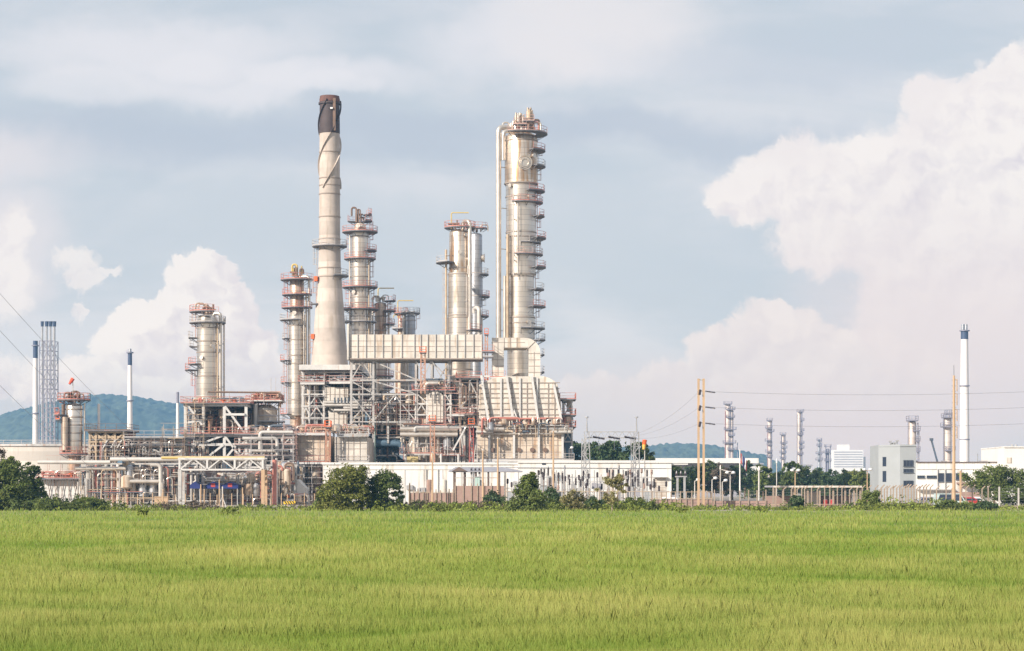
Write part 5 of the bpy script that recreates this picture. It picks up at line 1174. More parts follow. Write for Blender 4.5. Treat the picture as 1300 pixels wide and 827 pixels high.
for r_, (row, yy) in enumerate(((row1, 306), (row2, 299))):
    for k, (c, a, b_) in enumerate(row): breaker(c, yy, a, b_, k, 'dark ribbed insulator on a thin galvanized stand in the %s row' % ('upper back', 'lower front')[r_])
t = T('busbar', 'long thin horizontal busbar wire in front of the white building', 'busbar', WX(740, 308), 308)
t.part('bar', MB().tube([(WX(600, 308), 308, WZ(593.5, 308)), (WX(846, 308), 308, WZ(595, 308))], .05, 6), 'wire')
for c in (717, 786): t.part('support', MB().tube([(WX(c, 308), 308, 0), (WX(c, 308), 308, WZ(591, 308))], .1, 8), 'wire')
labs = ['grey switchgear cabinet left of the pointed bush', 'grey transformer bank between the bushes', 'grey cabinet right of the left gantry mast', 'small grey kiosk at the foot of the white wall', 'green-grey cabinet under the shelter']
for i, (c, w2, py, m) in enumerate(((706, 8, 620, 'wall_grey'), (690, 8, 617, 'wall_grey'), (728, 10, 621, 'panel_grey'), (768, 9, 625, 'panel_grey'), (606, 6, 606, 'mint'))):
    t = T('switch_cabinet', labs[i], 'cabinet', WX(c, 302), 302); X0, X1 = WX(c - w2 / 2, 302), WX(c + w2 / 2, 302); zt = WZ(py, 302)
    bd = t.part('body', MB().box(X0, X1, 302, 303.5, .2, zt), m); t.part('roof', MB().box(X0 - .08, X1 + .08, 301.9, 303.6, zt + .003, zt + .1), 'galvanized'); t.part('door', MB().box(X0 + .1, (X0 + X1) / 2 - .03, 301.97, 302, .4, zt - .15), m).parent = bd
    t.part('fin', MB().box(X1, X1 + .3, 302.2, 303.2, .5, zt - .4), 'galvanized')
Yt = 310
t = T('disconnector', 'pale portal frame with three insulators right of the white building', 'disconnector', WX(864, Yt), Yt)
for c in (860, 869): t.part('leg', MB().box(WX(c, Yt) - .16, WX(c, Yt) + .16, Yt - .16, Yt + .16, 0, WZ(606, Yt)), 'galvanized')
t.part('beam', MB().box(WX(857, Yt), WX(872, Yt), Yt - .17, Yt + .17, WZ(606, Yt), WZ(604.5, Yt)), 'galvanized')
for c in (859, 864.5, 870): t.part('insulator', MB().lathe(WX(c, Yt), Yt, [(WZ(604.4, Yt), .1), (WZ(603, Yt), .2), (WZ(601, Yt), .2), (WZ(598, Yt), .07)], 8), 'insulator')
# rows of thin supports and small apparatus that fill the substation
for r_, (yy, py0, py1, a, c, st, lab) in enumerate(((301, 612, 606, 690, 826, 5.2, 'front row of thin galvanized bus supports in the substation'), (309, 606, 600, 684, 830, 7.4, 'taller rear row of thin bus supports by the white building'), (304, 620, 614, 640, 700, 6.3, 'short row of supports beside the cone-shaped tree'), (297, 624, 618, 700, 850, 8.3, 'lowest row of small supports just behind the wire fence'))):
    t = T('bus_support_row', lab, 'bus supports', WX((a + c) / 2, yy), yy)
    for k, q in enumerate(spaced(a, c, st, 30 + r_, .35)):
        X = WX(q, yy); z = WZ(rnd.uniform(py1, py0), yy); t.part('support', MB().bar((X, yy, 0), (X, yy, z), .1), rnd.choice(('galvanized', 'steel', 'pipe_rust', 'wire')))
        if rnd.random() < .5: t.part('insulator', MB().lathe(X, yy, [(z, .08), (z + .1, .16), (z + .7, .16), (z + .8, .06)], 8), rnd.choice(('insulator', 'insulator', 'wall_brown')))
        elif rnd.random() < .4: t.part('terminal_box', MB().box(X - .35, X + .35, yy - .25, yy + .25, z - 1.2, z - .3), rnd.choice(('wall_grey', 'panel_grey', 'galvanized', 'roof_grey')))
    z = WZ(py0, yy); t.part('bus_tube', MB().tube([(WX(a, yy), yy, z), (WX(c, yy), yy, z)], .05, 6), 'galvanized')
# windsocks
def windsock(label, px, py, Y, z0, mast_h_py, dx, dy, m1, m2):
    t = T('windsock', label, 'windsock', WX(px, Y), Y, z0); x, z = WX(px, Y), WZ(py, Y); t.part('pole', MB().tube([(x, Y, z0), (x, Y, z + .2)], .07, 6), 'pipe_pale')
    e = (x + dx * U_(Y), Y - .3, z - dy * U_(Y)); v = (Vector(e) - Vector((x, Y, z))); p = Vector((x, Y, z))
    s = t.part('sleeve', MB().tube([p, p + v * .5], [.36, .29], 10), m1); t.part('tail', MB().tube([p + v * .5, p + v], [.29, .19], 10), m2, parent=s)
windsock('orange windsock hanging beside the right mast of the gantry', 818.5, 559, 318, 0, 0, -1.5, 12, 'sock_orange', 'sock_yellow')
windsock('small red windsock above the stubby railed vessel at the far left', 92.5, 481, 349, WZ(500, 349), 0, -4, 7, 'sock_red', 'sock_red')
# ball lamp beside furnace
def floodlamp(label, px, py, Y, kind='twin', m='pipe_pale', zb=0):
    t = T('lamp_post', label, 'lamp post', WX(px, Y), Y, zb); x, z = WX(px, Y), WZ(py, Y); t.part('pole', MB().tube([(x, Y, zb), (x, Y, z)], [.11, .07], 8), m)
    for s in ((-1, 1) if kind == 'twin' else (1,)):
        t.part('arm', MB().bar((x, Y, z), (x + s * .45, Y - .1, z + .15), .08), m)
        t.part('lamp_head', MB().lathe(x + s * .5, Y - .15, [(z, .1), (z + .12, .3), (z + .35, .32), (z + .45, .1)], 12), 'lamp_white')
    return t
floodlamp('white twin-headed floodlight left of the flagpole', 927, 602, 330); floodlamp('white twin-headed floodlight on a tan pole left of the carport', 1009.5, 599, 330, m='pole_tan')
floodlamp('twin-headed floodlight on a tan pole left of the grey office block', 1101, 598, 330, m='pole_tan'); floodlamp('short floodlight on a pole between the disconnector and the twin poles', 882, 611, 305, 'one')
floodlamp('low pole lamp behind the faded wire fence', 917, 612, 310, 'one'); floodlamp('slender pole lamp left of the white column post', 904, 609, 320, 'one')
floodlamp('round white lamp on the stair tower of the huge furnace', 722.5, 570, 379, 'one', zb=WZ(584, 379))
for (c, py, lab) in ((963.5, 597.5, 'thick white pole with a knobbed top behind the faded fence'), (914.5, 596, 'white pole with a slanting arm left of the flagpole'), (986, 588, 'thin tall pale mast at the left end of the carport')):
    t = T('yard_pole', lab, 'pole', WX(c, 320), 320); x, z = WX(c, 320), WZ(py, 320); r_ = .17 if c < 970 and c > 950 else .09
    t.part('post', MB().tube([(x, 320, 0), (x, 320, z)], r_ * .75, 8), 'pipe_pale'); t.part('cap', MB().lathe(x, 320, [(z, r_ * 1.3), (z + .3, r_ * 1.3), (z + .7, .04)], 8), 'chimney_white')
    if c == 914.5: t.part('arm', MB().bar((x, 320, z), (x + 1.7, 320, z - .4), .08), 'chimney_white')
t = T('flagpole', 'white flagpole with drooping red white and blue flag', 'flagpole', WX(939.3, 320), 320)
x, z = WX(939.3, 320), WZ(571, 320); t.part('pole', MB().tube([(x, 320, 0), (x, 320, z)], [.13, .07], 8), 'chimney_white')
for i, m in enumerate(('flag_red', 'flag_white', 'flag_blue', 'flag_blue', 'flag_white', 'flag_red')):
    b = MB(); n = 6; a0, a1 = .12 + i * .17, .12 + (i + 1) * .17
    for k in range(n + 1):
        tt = k / n; zz = z - .5 - tt * 1.6; y = 320 + .16 * math.sin(tt * 6 + i); b.v += [(x + a0 * (1 - .1 * tt), y, zz - i * .22), (x + a1 * (1 - .1 * tt), y + .1 * (i % 2 - .5), zz - (i + 1) * .22)]
        if k: q = 2 * k; b.f.append([q - 2, q - 1, q + 1, q]); b.sm.append(True)
    t.part('flag_band', b, m)
# carport / shelters right centre
t = T('carport', 'long open carport with thin white flat roof on posts', 'carport', WX(1022, 300), 300)
t.part('roof', MB().box(WX(977, 300), WX(1088, 300), 296, 306, WZ(619, 300), WZ(616.8, 300)), 'roof_grey'); t.part('fascia', MB().box(WX(977, 300), WX(1088, 300), 295.8, 295.98, WZ(619.2, 300), WZ(617, 300)), 'panel')
for c in (978, 990, 1003, 1021, 1036, 1053, 1068, 1079, 1087): t.part('post', MB().box(WX(c, 300) - .13, WX(c, 300) + .13, 296.4, 296.6, 0, WZ(619.3, 300)), 'post_concrete')
t.part('rear_wall', MB().box(WX(977, 300), WX(1088, 300), 305, 305.3, 0, 1.6), 'wall_brown')
t = T('guard_hut', 'small cream hut with lean-to roof under the carport', 'hut', WX(1032, 301), 301)
t.part('wall', MB().box(WX(1024, 301), WX(1039, 301), 299, 303, 0, WZ(625.5, 301)), 'panel'); t.part('roof', MB().box(WX(1022, 301), WX(1041, 301), 298.6, 303.4, WZ(625.4, 301), WZ(624, 301)), 'roof_grey'); t.part('door', MB().box(WX(1034, 301), WX(1037.5, 301), 298.95, 299, 0, 1.5), 'roof_grey')
for i, (c, m, lab) in enumerate(((1057, 'paint_red', 'red drum barrel under the right half of the carport'), (1048, 'paint_red', 'red drum barrel left of the other under the carport'))):
    t = T('barrel', lab, 'barrel', WX(c, 297), 297); t.part('shell', MB().lathe(WX(c, 297), 297, [(0, .33), (.3, .33), (.32, .36), (.36, .33), (.85, .33), (.87, .36), (.9, .33), (1.1, .33)], 14), m); t.part('lid', MB().lathe(WX(c, 297), 297, [(1.101, .34), (1.14, .3)], 14), 'roof_grey')

# ================================================================ OFFICES AT THE RIGHT
Y = 372; zt = WZ(567, Y); t = T('office_block', 'three-storey pale grey office block with angled corner and dark windows', 'building', WX(1142, Y), Y)
P4 = [(WX(1121.5, Y), Y + 5), (WX(1142.5, Y), Y), (WX(1163, Y), Y), (WX(1163, Y), Y + 16), (WX(1124, Y), Y + 16)]; n = 5
t.part('wall', MB().add([(x, y, 0) for x, y in P4] + [(x, y, zt) for x, y in P4], [tuple(range(n))[::-1], tuple(range(n, 2 * n))] + [(i, (i + 1) % n, n + (i + 1) % n, n + i) for i in range(n)]), 'wall_grey')
t.part('parapet', MB().add([(x, y - .15, zt + .004) for x, y in P4] + [(x, y - .15, zt + .35) for x, y in P4], [tuple(range(n))[::-1], tuple(range(n, 2 * n))] + [(i, (i + 1) % n, n + (i + 1) % n, n + i) for i in range(n)]), 'wall_grey')
def win(t, x0, x1, py0, py1, Y, yf=None, mull=2, frame=True, fm='steel_dark'):
    y = Y if yf is None else yf; X0, X1, z0, z1 = WX(x0, Y), WX(x1, Y), WZ(py1, Y), WZ(py0, Y)
    f = t.part('window', MB().box(X0, X1, y - .10, y - .03, z0, z1), 'glass_dark'); b = MB()
    for k in range(mull + 1): X = X0 + (X1 - X0) * k / mull; b.box(X - .03, X + .03, y - .16, y - .101, z0, z1)
    b.box(X0 - .05, X1 + .05, y - .17, y - .101, z1, z1 + .09).box(X0 - .1, X1 + .1, y - .25, y - .101, z0 - .1, z0); t.part('frame', b, fm, parent=f)
for (a, c) in ((585, 592), (596, 600), (611, 617)): win(t, 1147, 1159, a, c, Y, Y, 3)
for (a, c) in ((580, 592), (598, 612)):
    X0, X1 = WX(1125.5, Y), WX(1129, Y); y0 = Y + 5 - (1125.5 - 1121.5) / 21 * 5; y1 = Y + 5 - (1129 - 1121.5) / 21 * 5
    t.part('window', MB().add([(X0, y0 - .08, WZ(c, Y)), (X1, y1 - .08, WZ(c, Y)), (X1, y1 - .08, WZ(a, Y)), (X0, y0 - .08, WZ(a, Y)), (X0, y0 + .1, WZ(c, Y)), (X1, y1 + .1, WZ(c, Y)), (X1, y1 + .1, WZ(a, Y)), (X0, y0 + .1, WZ(a, Y))], [(0, 1, 2, 3), (7, 6, 5, 4), (0, 4, 5, 1), (2, 6, 7, 3), (1, 5, 6, 2), (0, 3, 7, 4)]), 'glass_dark')
for i, (c, py) in enumerate(((1138, 559), (1141, 562), (1144, 560), (1147, 558), (1139.5, 561))): t.part('rooftop_unit', MB().tube([(WX(c, Y), Y + 6, zt), (WX(c, Y), Y + 6, WZ(py, Y))], .12, 6).box(WX(c, Y) - .25, WX(c, Y) + .25, Y + 5.8, Y + 6.2, WZ(py + 2, Y), WZ(py, Y)), 'galvanized')
Y = 371.6; t = T('office_building', 'long two-storey white office building with square dark windows', 'building', WX(1225, Y), Y)
t.part('wall', MB().box(WX(1163.4, Y), WX(1290, Y), Y, Y + 18, 0, WZ(596, Y)), 'wall_white'); t.part('upper_wall', MB().box(WX(1163.4, Y), WX(1290, Y), Y - .15, Y + 18, WZ(596, Y) + .004, WZ(587.5, Y)), 'wall_white')
t.part('roof_edge', MB().box(WX(1163, Y), WX(1290, Y), Y - .4, Y + 18.2, WZ(587.4, Y), WZ(586.4, Y)), 'roof_brown'); t.part('canopy', MB().box(WX(1164, Y), WX(1212, Y), Y - 1, Y - .01, WZ(622.5, Y), WZ(621.2, Y)), 'panel_grey')
for (a, c, d, e, k) in ((1164.5, 1173.5, 604.5, 606.8, 3), (1176.5, 1189, 604.5, 606.8, 3), (1191, 1198, 601.5, 611.5, 1), (1201, 1207.5, 601.5, 611.5, 1), (1213.5, 1217.5, 601.5, 609, 1), (1221, 1227.5, 601.5, 609, 2)): win(t, a, c, d, e, Y, None, k)
for c in (1190, 1199.5, 1210, 1219.3): t.part('downpipe', MB().tube([(WX(c, Y), Y - .2, 0), (WX(c, Y), Y - .2, WZ(596, Y))], .09, 6), 'panel_grey')
t.part('porch', MB().box(WX(1214, Y), WX(1232, Y), Y - 4, Y - .01, WZ(614.5, Y), WZ(612.5, Y)), 'wall_brown'); t.part('porch_wall', MB().box(WX(1206, Y), WX(1240, Y), Y - 2.5, Y - .3, 0, WZ(625, Y)), 'wall_brown')
for (a, c) in ((1205, 1210), (1167, 1172), (1254, 1262)): t.part('rooftop_unit', MB().box(WX(a, Y), WX(c, Y), Y + 5, Y + 7, WZ(586.3, Y), WZ(584.6, Y)), 'galvanized')
t = T('office_annex', 'tall blank white building block at the right edge', 'building', WX(1300, 366), 366)
t.part('wall', MB().box(WX(1275, 366), WX(1345, 366), 366, 384, 0, WZ(568.5, 366)), 'wall_white_cool'); t.part('parapet', MB().box(WX(1274.5, 366), WX(1345.5, 366), 365.8, 384, WZ(568.4, 366), WZ(567, 366)), 'wall_white'); t.part('shutter', MB().box(WX(1278, 366), WX(1284, 366), 365.9, 366 - .004, WZ(588, 366), WZ(581, 366)), 'panel'); t.part('window', MB().box(WX(1296.5, 366), WX(1299, 366), 365.93, 366 - .004, WZ(603, 366), WZ(595, 366)), 'glass_dark')
for c in (1292, 1297): t.part('rooftop_unit', MB().tube([(WX(c, 366), 370, WZ(567, 366)), (WX(c, 366), 370, WZ(564, 366))], .2, 8), 'galvanized')
# cars behind the fence
def car(label, px, Y, m, L_=4.4, H_=1.5, van=False, rot=0):
    x = WX(px, Y); t = T('parked_car', label, 'car', x, Y, 0, 'cars parked behind the fence'); l = L_ / 2; prof = [(-l, .35), (-l, .85), (-l + .5, .95), (-l + .95, H_), (l * .35, H_), (l * .62, .98), (l - .1, .85), (l, .6), (l, .35)]
    if van: prof = [(-l, .35), (-l, 1.0), (-l + .1, H_), (l * .5, H_), (l * .8, 1.05), (l - .05, .9), (l, .6), (l, .35)]
    n = len(prof); hw = .82
    t.part('body', MB().add([(x + a, Y - hw * (1 if c < 1.05 else .84), c) for a, c in prof] + [(x + a, Y + hw * (1 if c < 1.05 else .84), c) for a, c in prof], [tuple(range(n))[::-1], tuple(range(n, 2 * n))] + [(i, (i + 1) % n, n + (i + 1) % n, n + i) for i in range(n)]), m)
    w0, w1 = (-l + .75, l * .42) if not van else (-l + .4, l * .6)
    t.part('side_window', MB().add([(x + w0 - .05, Y - hw - .005, 1.0), (x + w1 + .2, Y - hw - .005, 1.0), (x + w1 - .25, Y - hw * .86 - .01, H_ - .12), (x + w0 + .3, Y - hw * .86 - .01, H_ - .12)], [(0, 1, 2, 3)]), 'glass_dark')
    for s in (-.62, .62): wh = t.part('wheel', MB().tube([(x + s * l, Y - hw - .02, .32), (x + s * l, Y - hw + .2, .32)], .32, 14), 'rubber'); t.part('rim', MB().tube([(x + s * l, Y - hw - .035, .32), (x + s * l, Y - hw - .02, .32)], .18, 10), 'galvanized', parent=wh)
car('pale green minibus parked behind the tan pole', 1207, 296, 'paint_pale', 4.8, 2.0, True); car('red car parked right of the tan pole', 1228, 297, 'paint_red'); car('white car parked at the far side of the red one', 1236, 301, 'lamp_white'); car('grey saloon parked before the white office building', 1180, 305, 'paint_grey')
car('pale car parked behind the fence right of the substation', 851, 296, 'lamp_white', 4.4, 1.45)

# ================================================================ POWER POLES AND WIRES
Yp = 284
t = T('power_pole', 'pair of tall tan concrete poles joined by short crossarms', 'power pole', WX(890, Yp), Yp)
for c in (886.8, 893.3): t.part('pole', MB().box(WX(c, Yp) - .15, WX(c, Yp) + .15, Yp - .15, Yp + .15, 0, WZ(481, Yp)), 'pole_tan')
for py in (482.5, 496.5, 516.5, 537): z = WZ(py, Yp); t.part('crossarm', MB().box(WX(886.8, Yp) + .17, WX(893.3, Yp) - .17, Yp - .08, Yp + .08, z - .08, z + .08), 'steel')
for py in (497, 517, 537.5):
    z = WZ(py, Yp); b = MB()
    X = WX(888.8, Yp); b.tube([(X, Yp - .1, z + .15), (X - .12, Yp - .5, z - .45)], .17, 8); t.part('insulator', b, 'insulator')
    b = MB(); p, q = Vector((WX(895.5, Yp), Yp - .1, z)), Vector((WX(908, Yp), Yp - .2, z - .18)); b.tube([p, q], .06, 6)
    for k in range(8): v = p.lerp(q, k / 8); b.tube([v, v + (q - p).normalized() * .07], .13, 8)
    t.part('strain_insulator', b, 'insulator')
t = T('power_pole', 'single tall tan concrete pole with climbing pegs at the right', 'power pole', WX(1211, 280), 280)
x = WX(1211, 280); t.part('pole', MB().tube([(x, 280, 0), (x, 280, WZ(477, 280))], [.24, .15], 8), 'pole_tan'); t.part('spike', MB().tube([(x, 280, WZ(477, 280)), (x, 280, WZ(464, 280))], .04, 6), 'wire')
for py in (482, 500, 520, 542): z = WZ(py, 280); b = MB().tube([(x, 280, z), (x + .42, 280, z), (x + .42, 280, z - 1.6)], .075, 6); t.part('insulator_bracket', b, 'pole_tan')
for k in range(12): z = WZ(560 - k * 7, 280); t.part('peg', MB().bar((x - .35, 280, z), (x + .35, 280, z), .04), 'wire')
t = T('service_pole', 'slim brown pole just right of the tall tan pole', 'power pole', WX(1219.3, 284), 284); t.part('pole', MB().box(WX(1219.3, 284) - .12, WX(1219.3, 284) + .12, 283.9, 284.1, 0, WZ(598, 284)), 'pole_tan'); t.part('bracket', MB().bar((WX(1219.3, 284) - .5, 284, WZ(600, 284)), (WX(1219.3, 284) + .5, 284, WZ(600, 284)), .1), 'steel')
for (c, py, lab) in ((549, 575, 'slender wooden pole in front of the round furnace'), (613, 572, 'tan pole in front of the grey shelter roof'), (632, 557, 'tall thin pole right of the grey shelter'), (702.5, 547, 'tall thin pole in front of the right end of the huge furnace'), (520, 614, 'short dark pole at the left end of the brown fence')):
    t = T('utility_pole', lab, 'pole', WX(c, 288), 288, group='thin poles before the white building'); x, z = WX(c, 288), WZ(py, 288); t.part('post', MB().tube([(x, 288, 0), (x, 288, z)], [.15, .1], 8), 'pole_tan' if c != 520 else 'bark'); t.part('cap', MB().lathe(x, 288, [(z, .13), (z + .2, .03)], 8), 'steel')
def wire(label, p, q, sag, r_=.018):
    p, q = Vector(p), Vector(q); pts = [p.lerp(q, i / 18) - Vector((0, 0, sag * 4 * (i / 18) * (1 - i / 18))) for i in range(19)]
    single('power_line', MB().tube(pts, r_, 5), 'wire', label, 'power line', 'overhead power lines')
for i, py in enumerate((497, 517, 537.5)):
    nm = ('topmost', 'middle', 'lowest')[i]
    wire(nm + ' power line running right from the twin tan poles', (WX(908, Yp), Yp - .2, WZ(py + .8, Yp)), (WX(1340, 282), 282, WZ(py - 1, 282)), .5)
    wire(nm + ' power line sloping from the twin tan poles down to the gantry', (WX(888, Yp), Yp - .4, WZ(py, Yp)), (WX(805 - i * 3, Yg), Yg, WZ(552 + i * 2, Yg)), .8, .012)
for i, (a, c) in enumerate(((371, 'upper'), (418, 'middle'), (487, 'lowest'))):
    px0 = -30; s = (1.06, 1.02, .92)[i]; py1 = a + s * (165 if i < 2 else 120)
    wire(c + ' thin cable slanting down from the left edge of the view', (WX(px0, 250), 250, WZ(a + s * px0, 250)), (WX((165 if i < 2 else 120), 332), 332, WZ(py1, 332)), .5, .022)

# ================================================================ CHIMNEYS AND THE FAR REFINERY
def chimney(label, px, Y, r, py_top, py_cap, rings=(), cap='chimney_blue', r1=None, tip=None, wide=None):
    x = WX(px, Y); u = U_(Y); r1 = r1 or r; t = T('chimney', label, 'chimney', x, Y)
    t.part('shaft', MB().lathe(x, Y, [(0, (wide or r1) * u), (WZ(560, Y), r1 * u), (WZ(py_cap, Y) - .01, r * u)], 28), 'chimney_white'); t.part('cap_section', MB().lathe(x, Y, [(WZ(py_cap, Y), r * u * 1.03), (WZ(py_top, Y), r * u * 1.03)], 28), cap)
    for py in rings: t.part('ring_platform', MB().lathe(x, Y, [(WZ(py, Y), r * u), (WZ(py, Y) + .1, (r + 2) * u), (WZ(py, Y) + .5, (r + 2) * u), (WZ(py, Y) + .6, r * u)], 24, cap=False), 'far_steel')
    if tip: t.part('flue_tip', MB().lathe(x, Y, [(WZ(py_top, Y), r * u * .8), (WZ(tip, Y), r * u * .7)], 20), 'silver_grey')
    return t
chimney('white chimney with navy top beside the lattice flare stack', 45, 860, 2.9, 433, 455, (440, 526), r1=3.6)
chimney('slim white chimney with navy top and silver tip before the hill', 165, 760, 2.6, 449, 464, (449, 510), tip=443, r1=3.6)
chimney('shortest white chimney with grey-blue tip left of the braced structure', 225.5, 700, 1.7, 498, 512, (), cap='far_steel', r1=2.2, wide=6)
t = chimney('tall white chimney with short blue collar at the far right', 1224.5, 900, 4.5, 420, 431, (421, 491, 559), r1=6.0); x, u = WX(1224.5, 900), U_(900)
for dx in (-2.2, 1.8): t.part('flue_tip', MB().lathe(x + dx * u, 900, [(WZ(421, 900), 2.1 * u), (WZ(412, 900), 2.1 * u)], 14), 'silver_grey')
Yl = 840; t = T('flare_stack', 'blue-grey lattice flare structure with four flare risers', 'flare stack', WX(60, Yl), Yl); u = U_(Yl); H = WZ(433, Yl)
xsL = [WX(c, Yl) for c in (50, 55.5, 60, 64.5, 69.5)]
for x in xsL:
    for y in (Yl, Yl + 6): t.part('lattice_leg', MB().bar((x, y, 0), (x, y, H), .32), 'far_steel')
nlev = 16; b = MB()
for k in range(nlev + 1):
    z = H * k / nlev
    for y in (Yl, Yl + 6): b.bar((xsL[0], y, z), (xsL[-1], y, z), .28)
t.part('girt', b, 'far_steel'); b = MB()
for k in range(nlev):
    for i in range(4):
        z0, z1 = H * k / nlev, H * (k + 1) / nlev; a, c = (xsL[i], xsL[i + 1]) if (k + i) % 2 else (xsL[i + 1], xsL[i]); b.bar((a, Yl, z0), (c, Yl, z1), .18); b.bar((c, Yl + 6, z0), (a, Yl + 6, z1), .16)
t.part('lacing', b, 'far_steel')
for c, r_ in ((51.5, .4), (57, .45), (61.8, .45), (66.8, .5)):
    x = WX(c, Yl); t.part('flare_riser', MB().tube([(x, Yl + 3, 0), (x, Yl + 3, WZ(413, Yl))], r_, 10), 'galvanized'); t.part('flare_tip', MB().lathe(x, Yl + 3, [(WZ(414, Yl), r_ * 1.5), (WZ(407.5, Yl), r_ * 1.7)], 10), 'chimney_blue')
def far_tower(name, label, px, Y, segs, plats, ladder=1, frame=0, extra=(), m='far_shell'):
    x = WX(px, Y); u = U_(Y); t = T(name, label, 'column', x, Y)
    for i, (a, c, r_, dx) in enumerate(segs): t.part('shell', MB().lathe(x + dx * u, Y, [(WZ(c, Y) if c else 0, r_ * u), (WZ(a, Y) - r_ * u * .3, r_ * u), (WZ(a, Y), r_ * u * .5)], 20), m)
    for (py, dx, w_) in plats:
        z = WZ(py, Y); X0, X1 = x + (dx - w_ / 2) * u, x + (dx + w_ / 2) * u; R_ = segs[0][2] * u + .6
        d = t.part('platform', MB().box(X0, X1, Y - R_ - .6, Y + R_, z - .3, z), 'far_steel'); t.part('railing', MB().rail([(X0, Y + R_, z), (X0, Y - R_ - .5, z), (X1, Y - R_ - .5, z), (X1, Y + R_, z)], 1.3, .16, 2.6), 'far_steel', parent=d)
    for (dx, a, c, w_, mm) in extra: t.part('riser', MB().tube([(x + dx * u, Y - 1, WZ(c, Y) if c else 0), (x + dx * u, Y - 1, WZ(a, Y))], w_ * u / 2, 8), mm)
    return t
far_tower('far_column', 'tallest pinkish far column with a darker twin riser beside it', 925, 1150, [(512, None, 3.2, -1), (516, 545, 2.2, 3.6), (545, None, 2.6, 3.4)],
    [(513, -1, 10), (520, 2, 12), (530, 2, 11), (545.5, 2, 15), (553, 3, 9), (562.5, 1, 16), (571, 4, 12)], extra=[(1.5, 515, None, 1.4, 'far_steel'), (-4.5, 522, None, 1.0, 'far_rust'), (5.5, 522, None, .9, 'far_steel'), (11, 562, None, 1.0, 'far_steel')])
far_tower('far_column', 'second far column with many small balconies', 977, 1200, [(533, None, 2.5, 0)], [(534, 0, 7), (544, -1, 8), (548, 1, 9), (560, -1.5, 8), (565, 0, 6), (574, -1, 8), (580, 0, 7)], extra=[(2.6, 535, None, .9, 'far_steel'), (-2.8, 540, None, .7, 'far_rust')])
far_tower('far_column', 'shorter far column between the two balconied ones', 994, 1250, [(551, None, 2.2, 0)], [(552, 0, 7), (563, 1, 8), (569, 1.5, 7), (575, 0, 8), (582, 0, 7)], extra=[(2.6, 552, None, .9, 'far_steel'), (-2.4, 553, None, .8, 'far_steel')])
far_tower('far_column', 'straight far column with dark right-hand riser', 1015, 1180, [(520.5, None, 2.6, -.6)], [(523, 1, 8), (534, 3, 5), (547, 3, 5), (552, 1, 7), (563, 2, 7), (569, 2, 7), (577, 1, 7)], extra=[(2.6, 522, None, 1.6, 'far_steel'), (-3.6, 526, None, .6, 'far_steel')])
far_tower('far_column', 'slender grey far column left of the pale tower block', 1040, 1300, [(558, None, 1.8, 0)], [(559, 0, 6), (566, 0, 6), (576, 0, 8), (584, 0, 9)], extra=[(2.8, 557, None, .9, 'far_steel')], m='silver_grey')
far_tower('far_column', 'dark looped-top far column touching the pale tower block', 1051, 1300, [(570, None, 2.0, 0)], [(567, 0, 8), (575, -1, 8), (585, 0, 8)], extra=[(-3, 566, None, 1.3, 'far_steel'), (3, 566, None, 1.3, 'far_steel')], m='far_steel')
far_tower('far_column', 'cream column with blue-grey piping behind the grey office block', 1158, 640, [(535, None, 5.2, 0)], [(534, 0, 12), (547, 4, 9), (560, 6, 5), (573, 6, 5)], extra=[(-6, 534, None, 1.0, 'far_steel'), (6.5, 537, None, 1.4, 'far_steel'), (8, 547, None, .8, 'far_steel')])
far_tower('far_column', 'cream column with blue-grey top deck behind the white office building', 1203, 700, [(530, None, 5.0, 0)], [(530, 0, 13), (526, 2, 9), (542, -1, 13), (572, 2, 12)], extra=[(-6, 526, None, 1.3, 'far_steel'), (6, 524, None, 1.2, 'far_steel'), (2, 521, 530, .8, 'far_steel'), (-3, 522, 530, .8, 'far_steel')])
t = T('crane', 'dark crane boom leaning left above the white office building', 'crane', WX(1190, 620), 620); b = MB()
p, q = Vector((WX(1191.5, 620), 620, WZ(592, 620))), Vector((WX(1182.5, 620), 620, WZ(559, 620)))
t.part('boom', b.bar(p, q, .5, .5), 'steel_dark'); t.part('jib_head', MB().box(q.x - .5, q.x + .5, 619.6, 620.4, q.z - .2, q.z + .6), 'steel_dark'); t.part('carrier', MB().box(p.x - 3, p.x + 4, 618.5, 621.5, .6, 3.5), 'yellow'); t.part('lift_ram', MB().bar((p.x + .5, 620, 3), tuple(p), .6), 'steel_dark')
t = T('tower_block', 'pale many-storeyed apartment block far beyond the trees', 'building', WX(1075, 1700), 1700); Yh = 1700
t.part('wall', MB().box(WX(1058, Yh), WX(1096, Yh), Yh, Yh + 22, 0, WZ(571.5, Yh)), 'wall_white_cool'); t.part('penthouse', MB().box(WX(1066, Yh), WX(1079, Yh), Yh + 2, Yh + 15, WZ(571.4, Yh), WZ(564.5, Yh)), 'wall_white_cool'); t.part('wall', MB().box(WX(1096, Yh) + .01, WX(1100, Yh), Yh + 4, Yh + 20, 0, WZ(580, Yh)), 'wall_white_cool')
for k in range(7):
    py = 573.6 + k * 3.1; t.part('window_band', MB().box(WX(1059, Yh), WX(1095, Yh), Yh - .1, Yh + .02, WZ(py + 1.3, Yh), WZ(py, Yh)), 'roof_grey')
for i, (a, c, py, lab) in enumerate(((950, 968, 588, 'far low tank building left of the second far column'), (1000, 1030, 590, 'far low works shed under the straight far column'), (1102, 1122, 601, 'tiny far roof beside the grey office block'))):
    t = T('far_shed', lab, 'building', WX((a + c) / 2, 1000), 1000); t.part('wall', MB().box(WX(a, 1000), WX(c, 1000), 1000, 1012, 0, WZ(py + 2, 1000)), 'wall_white_cool'); t.part('roof', MB().box(WX(a, 1000) - .5, WX(c, 1000) + .5, 999, 1013, WZ(py + 2, 1000), WZ(py, 1000)), 'roof_grey')
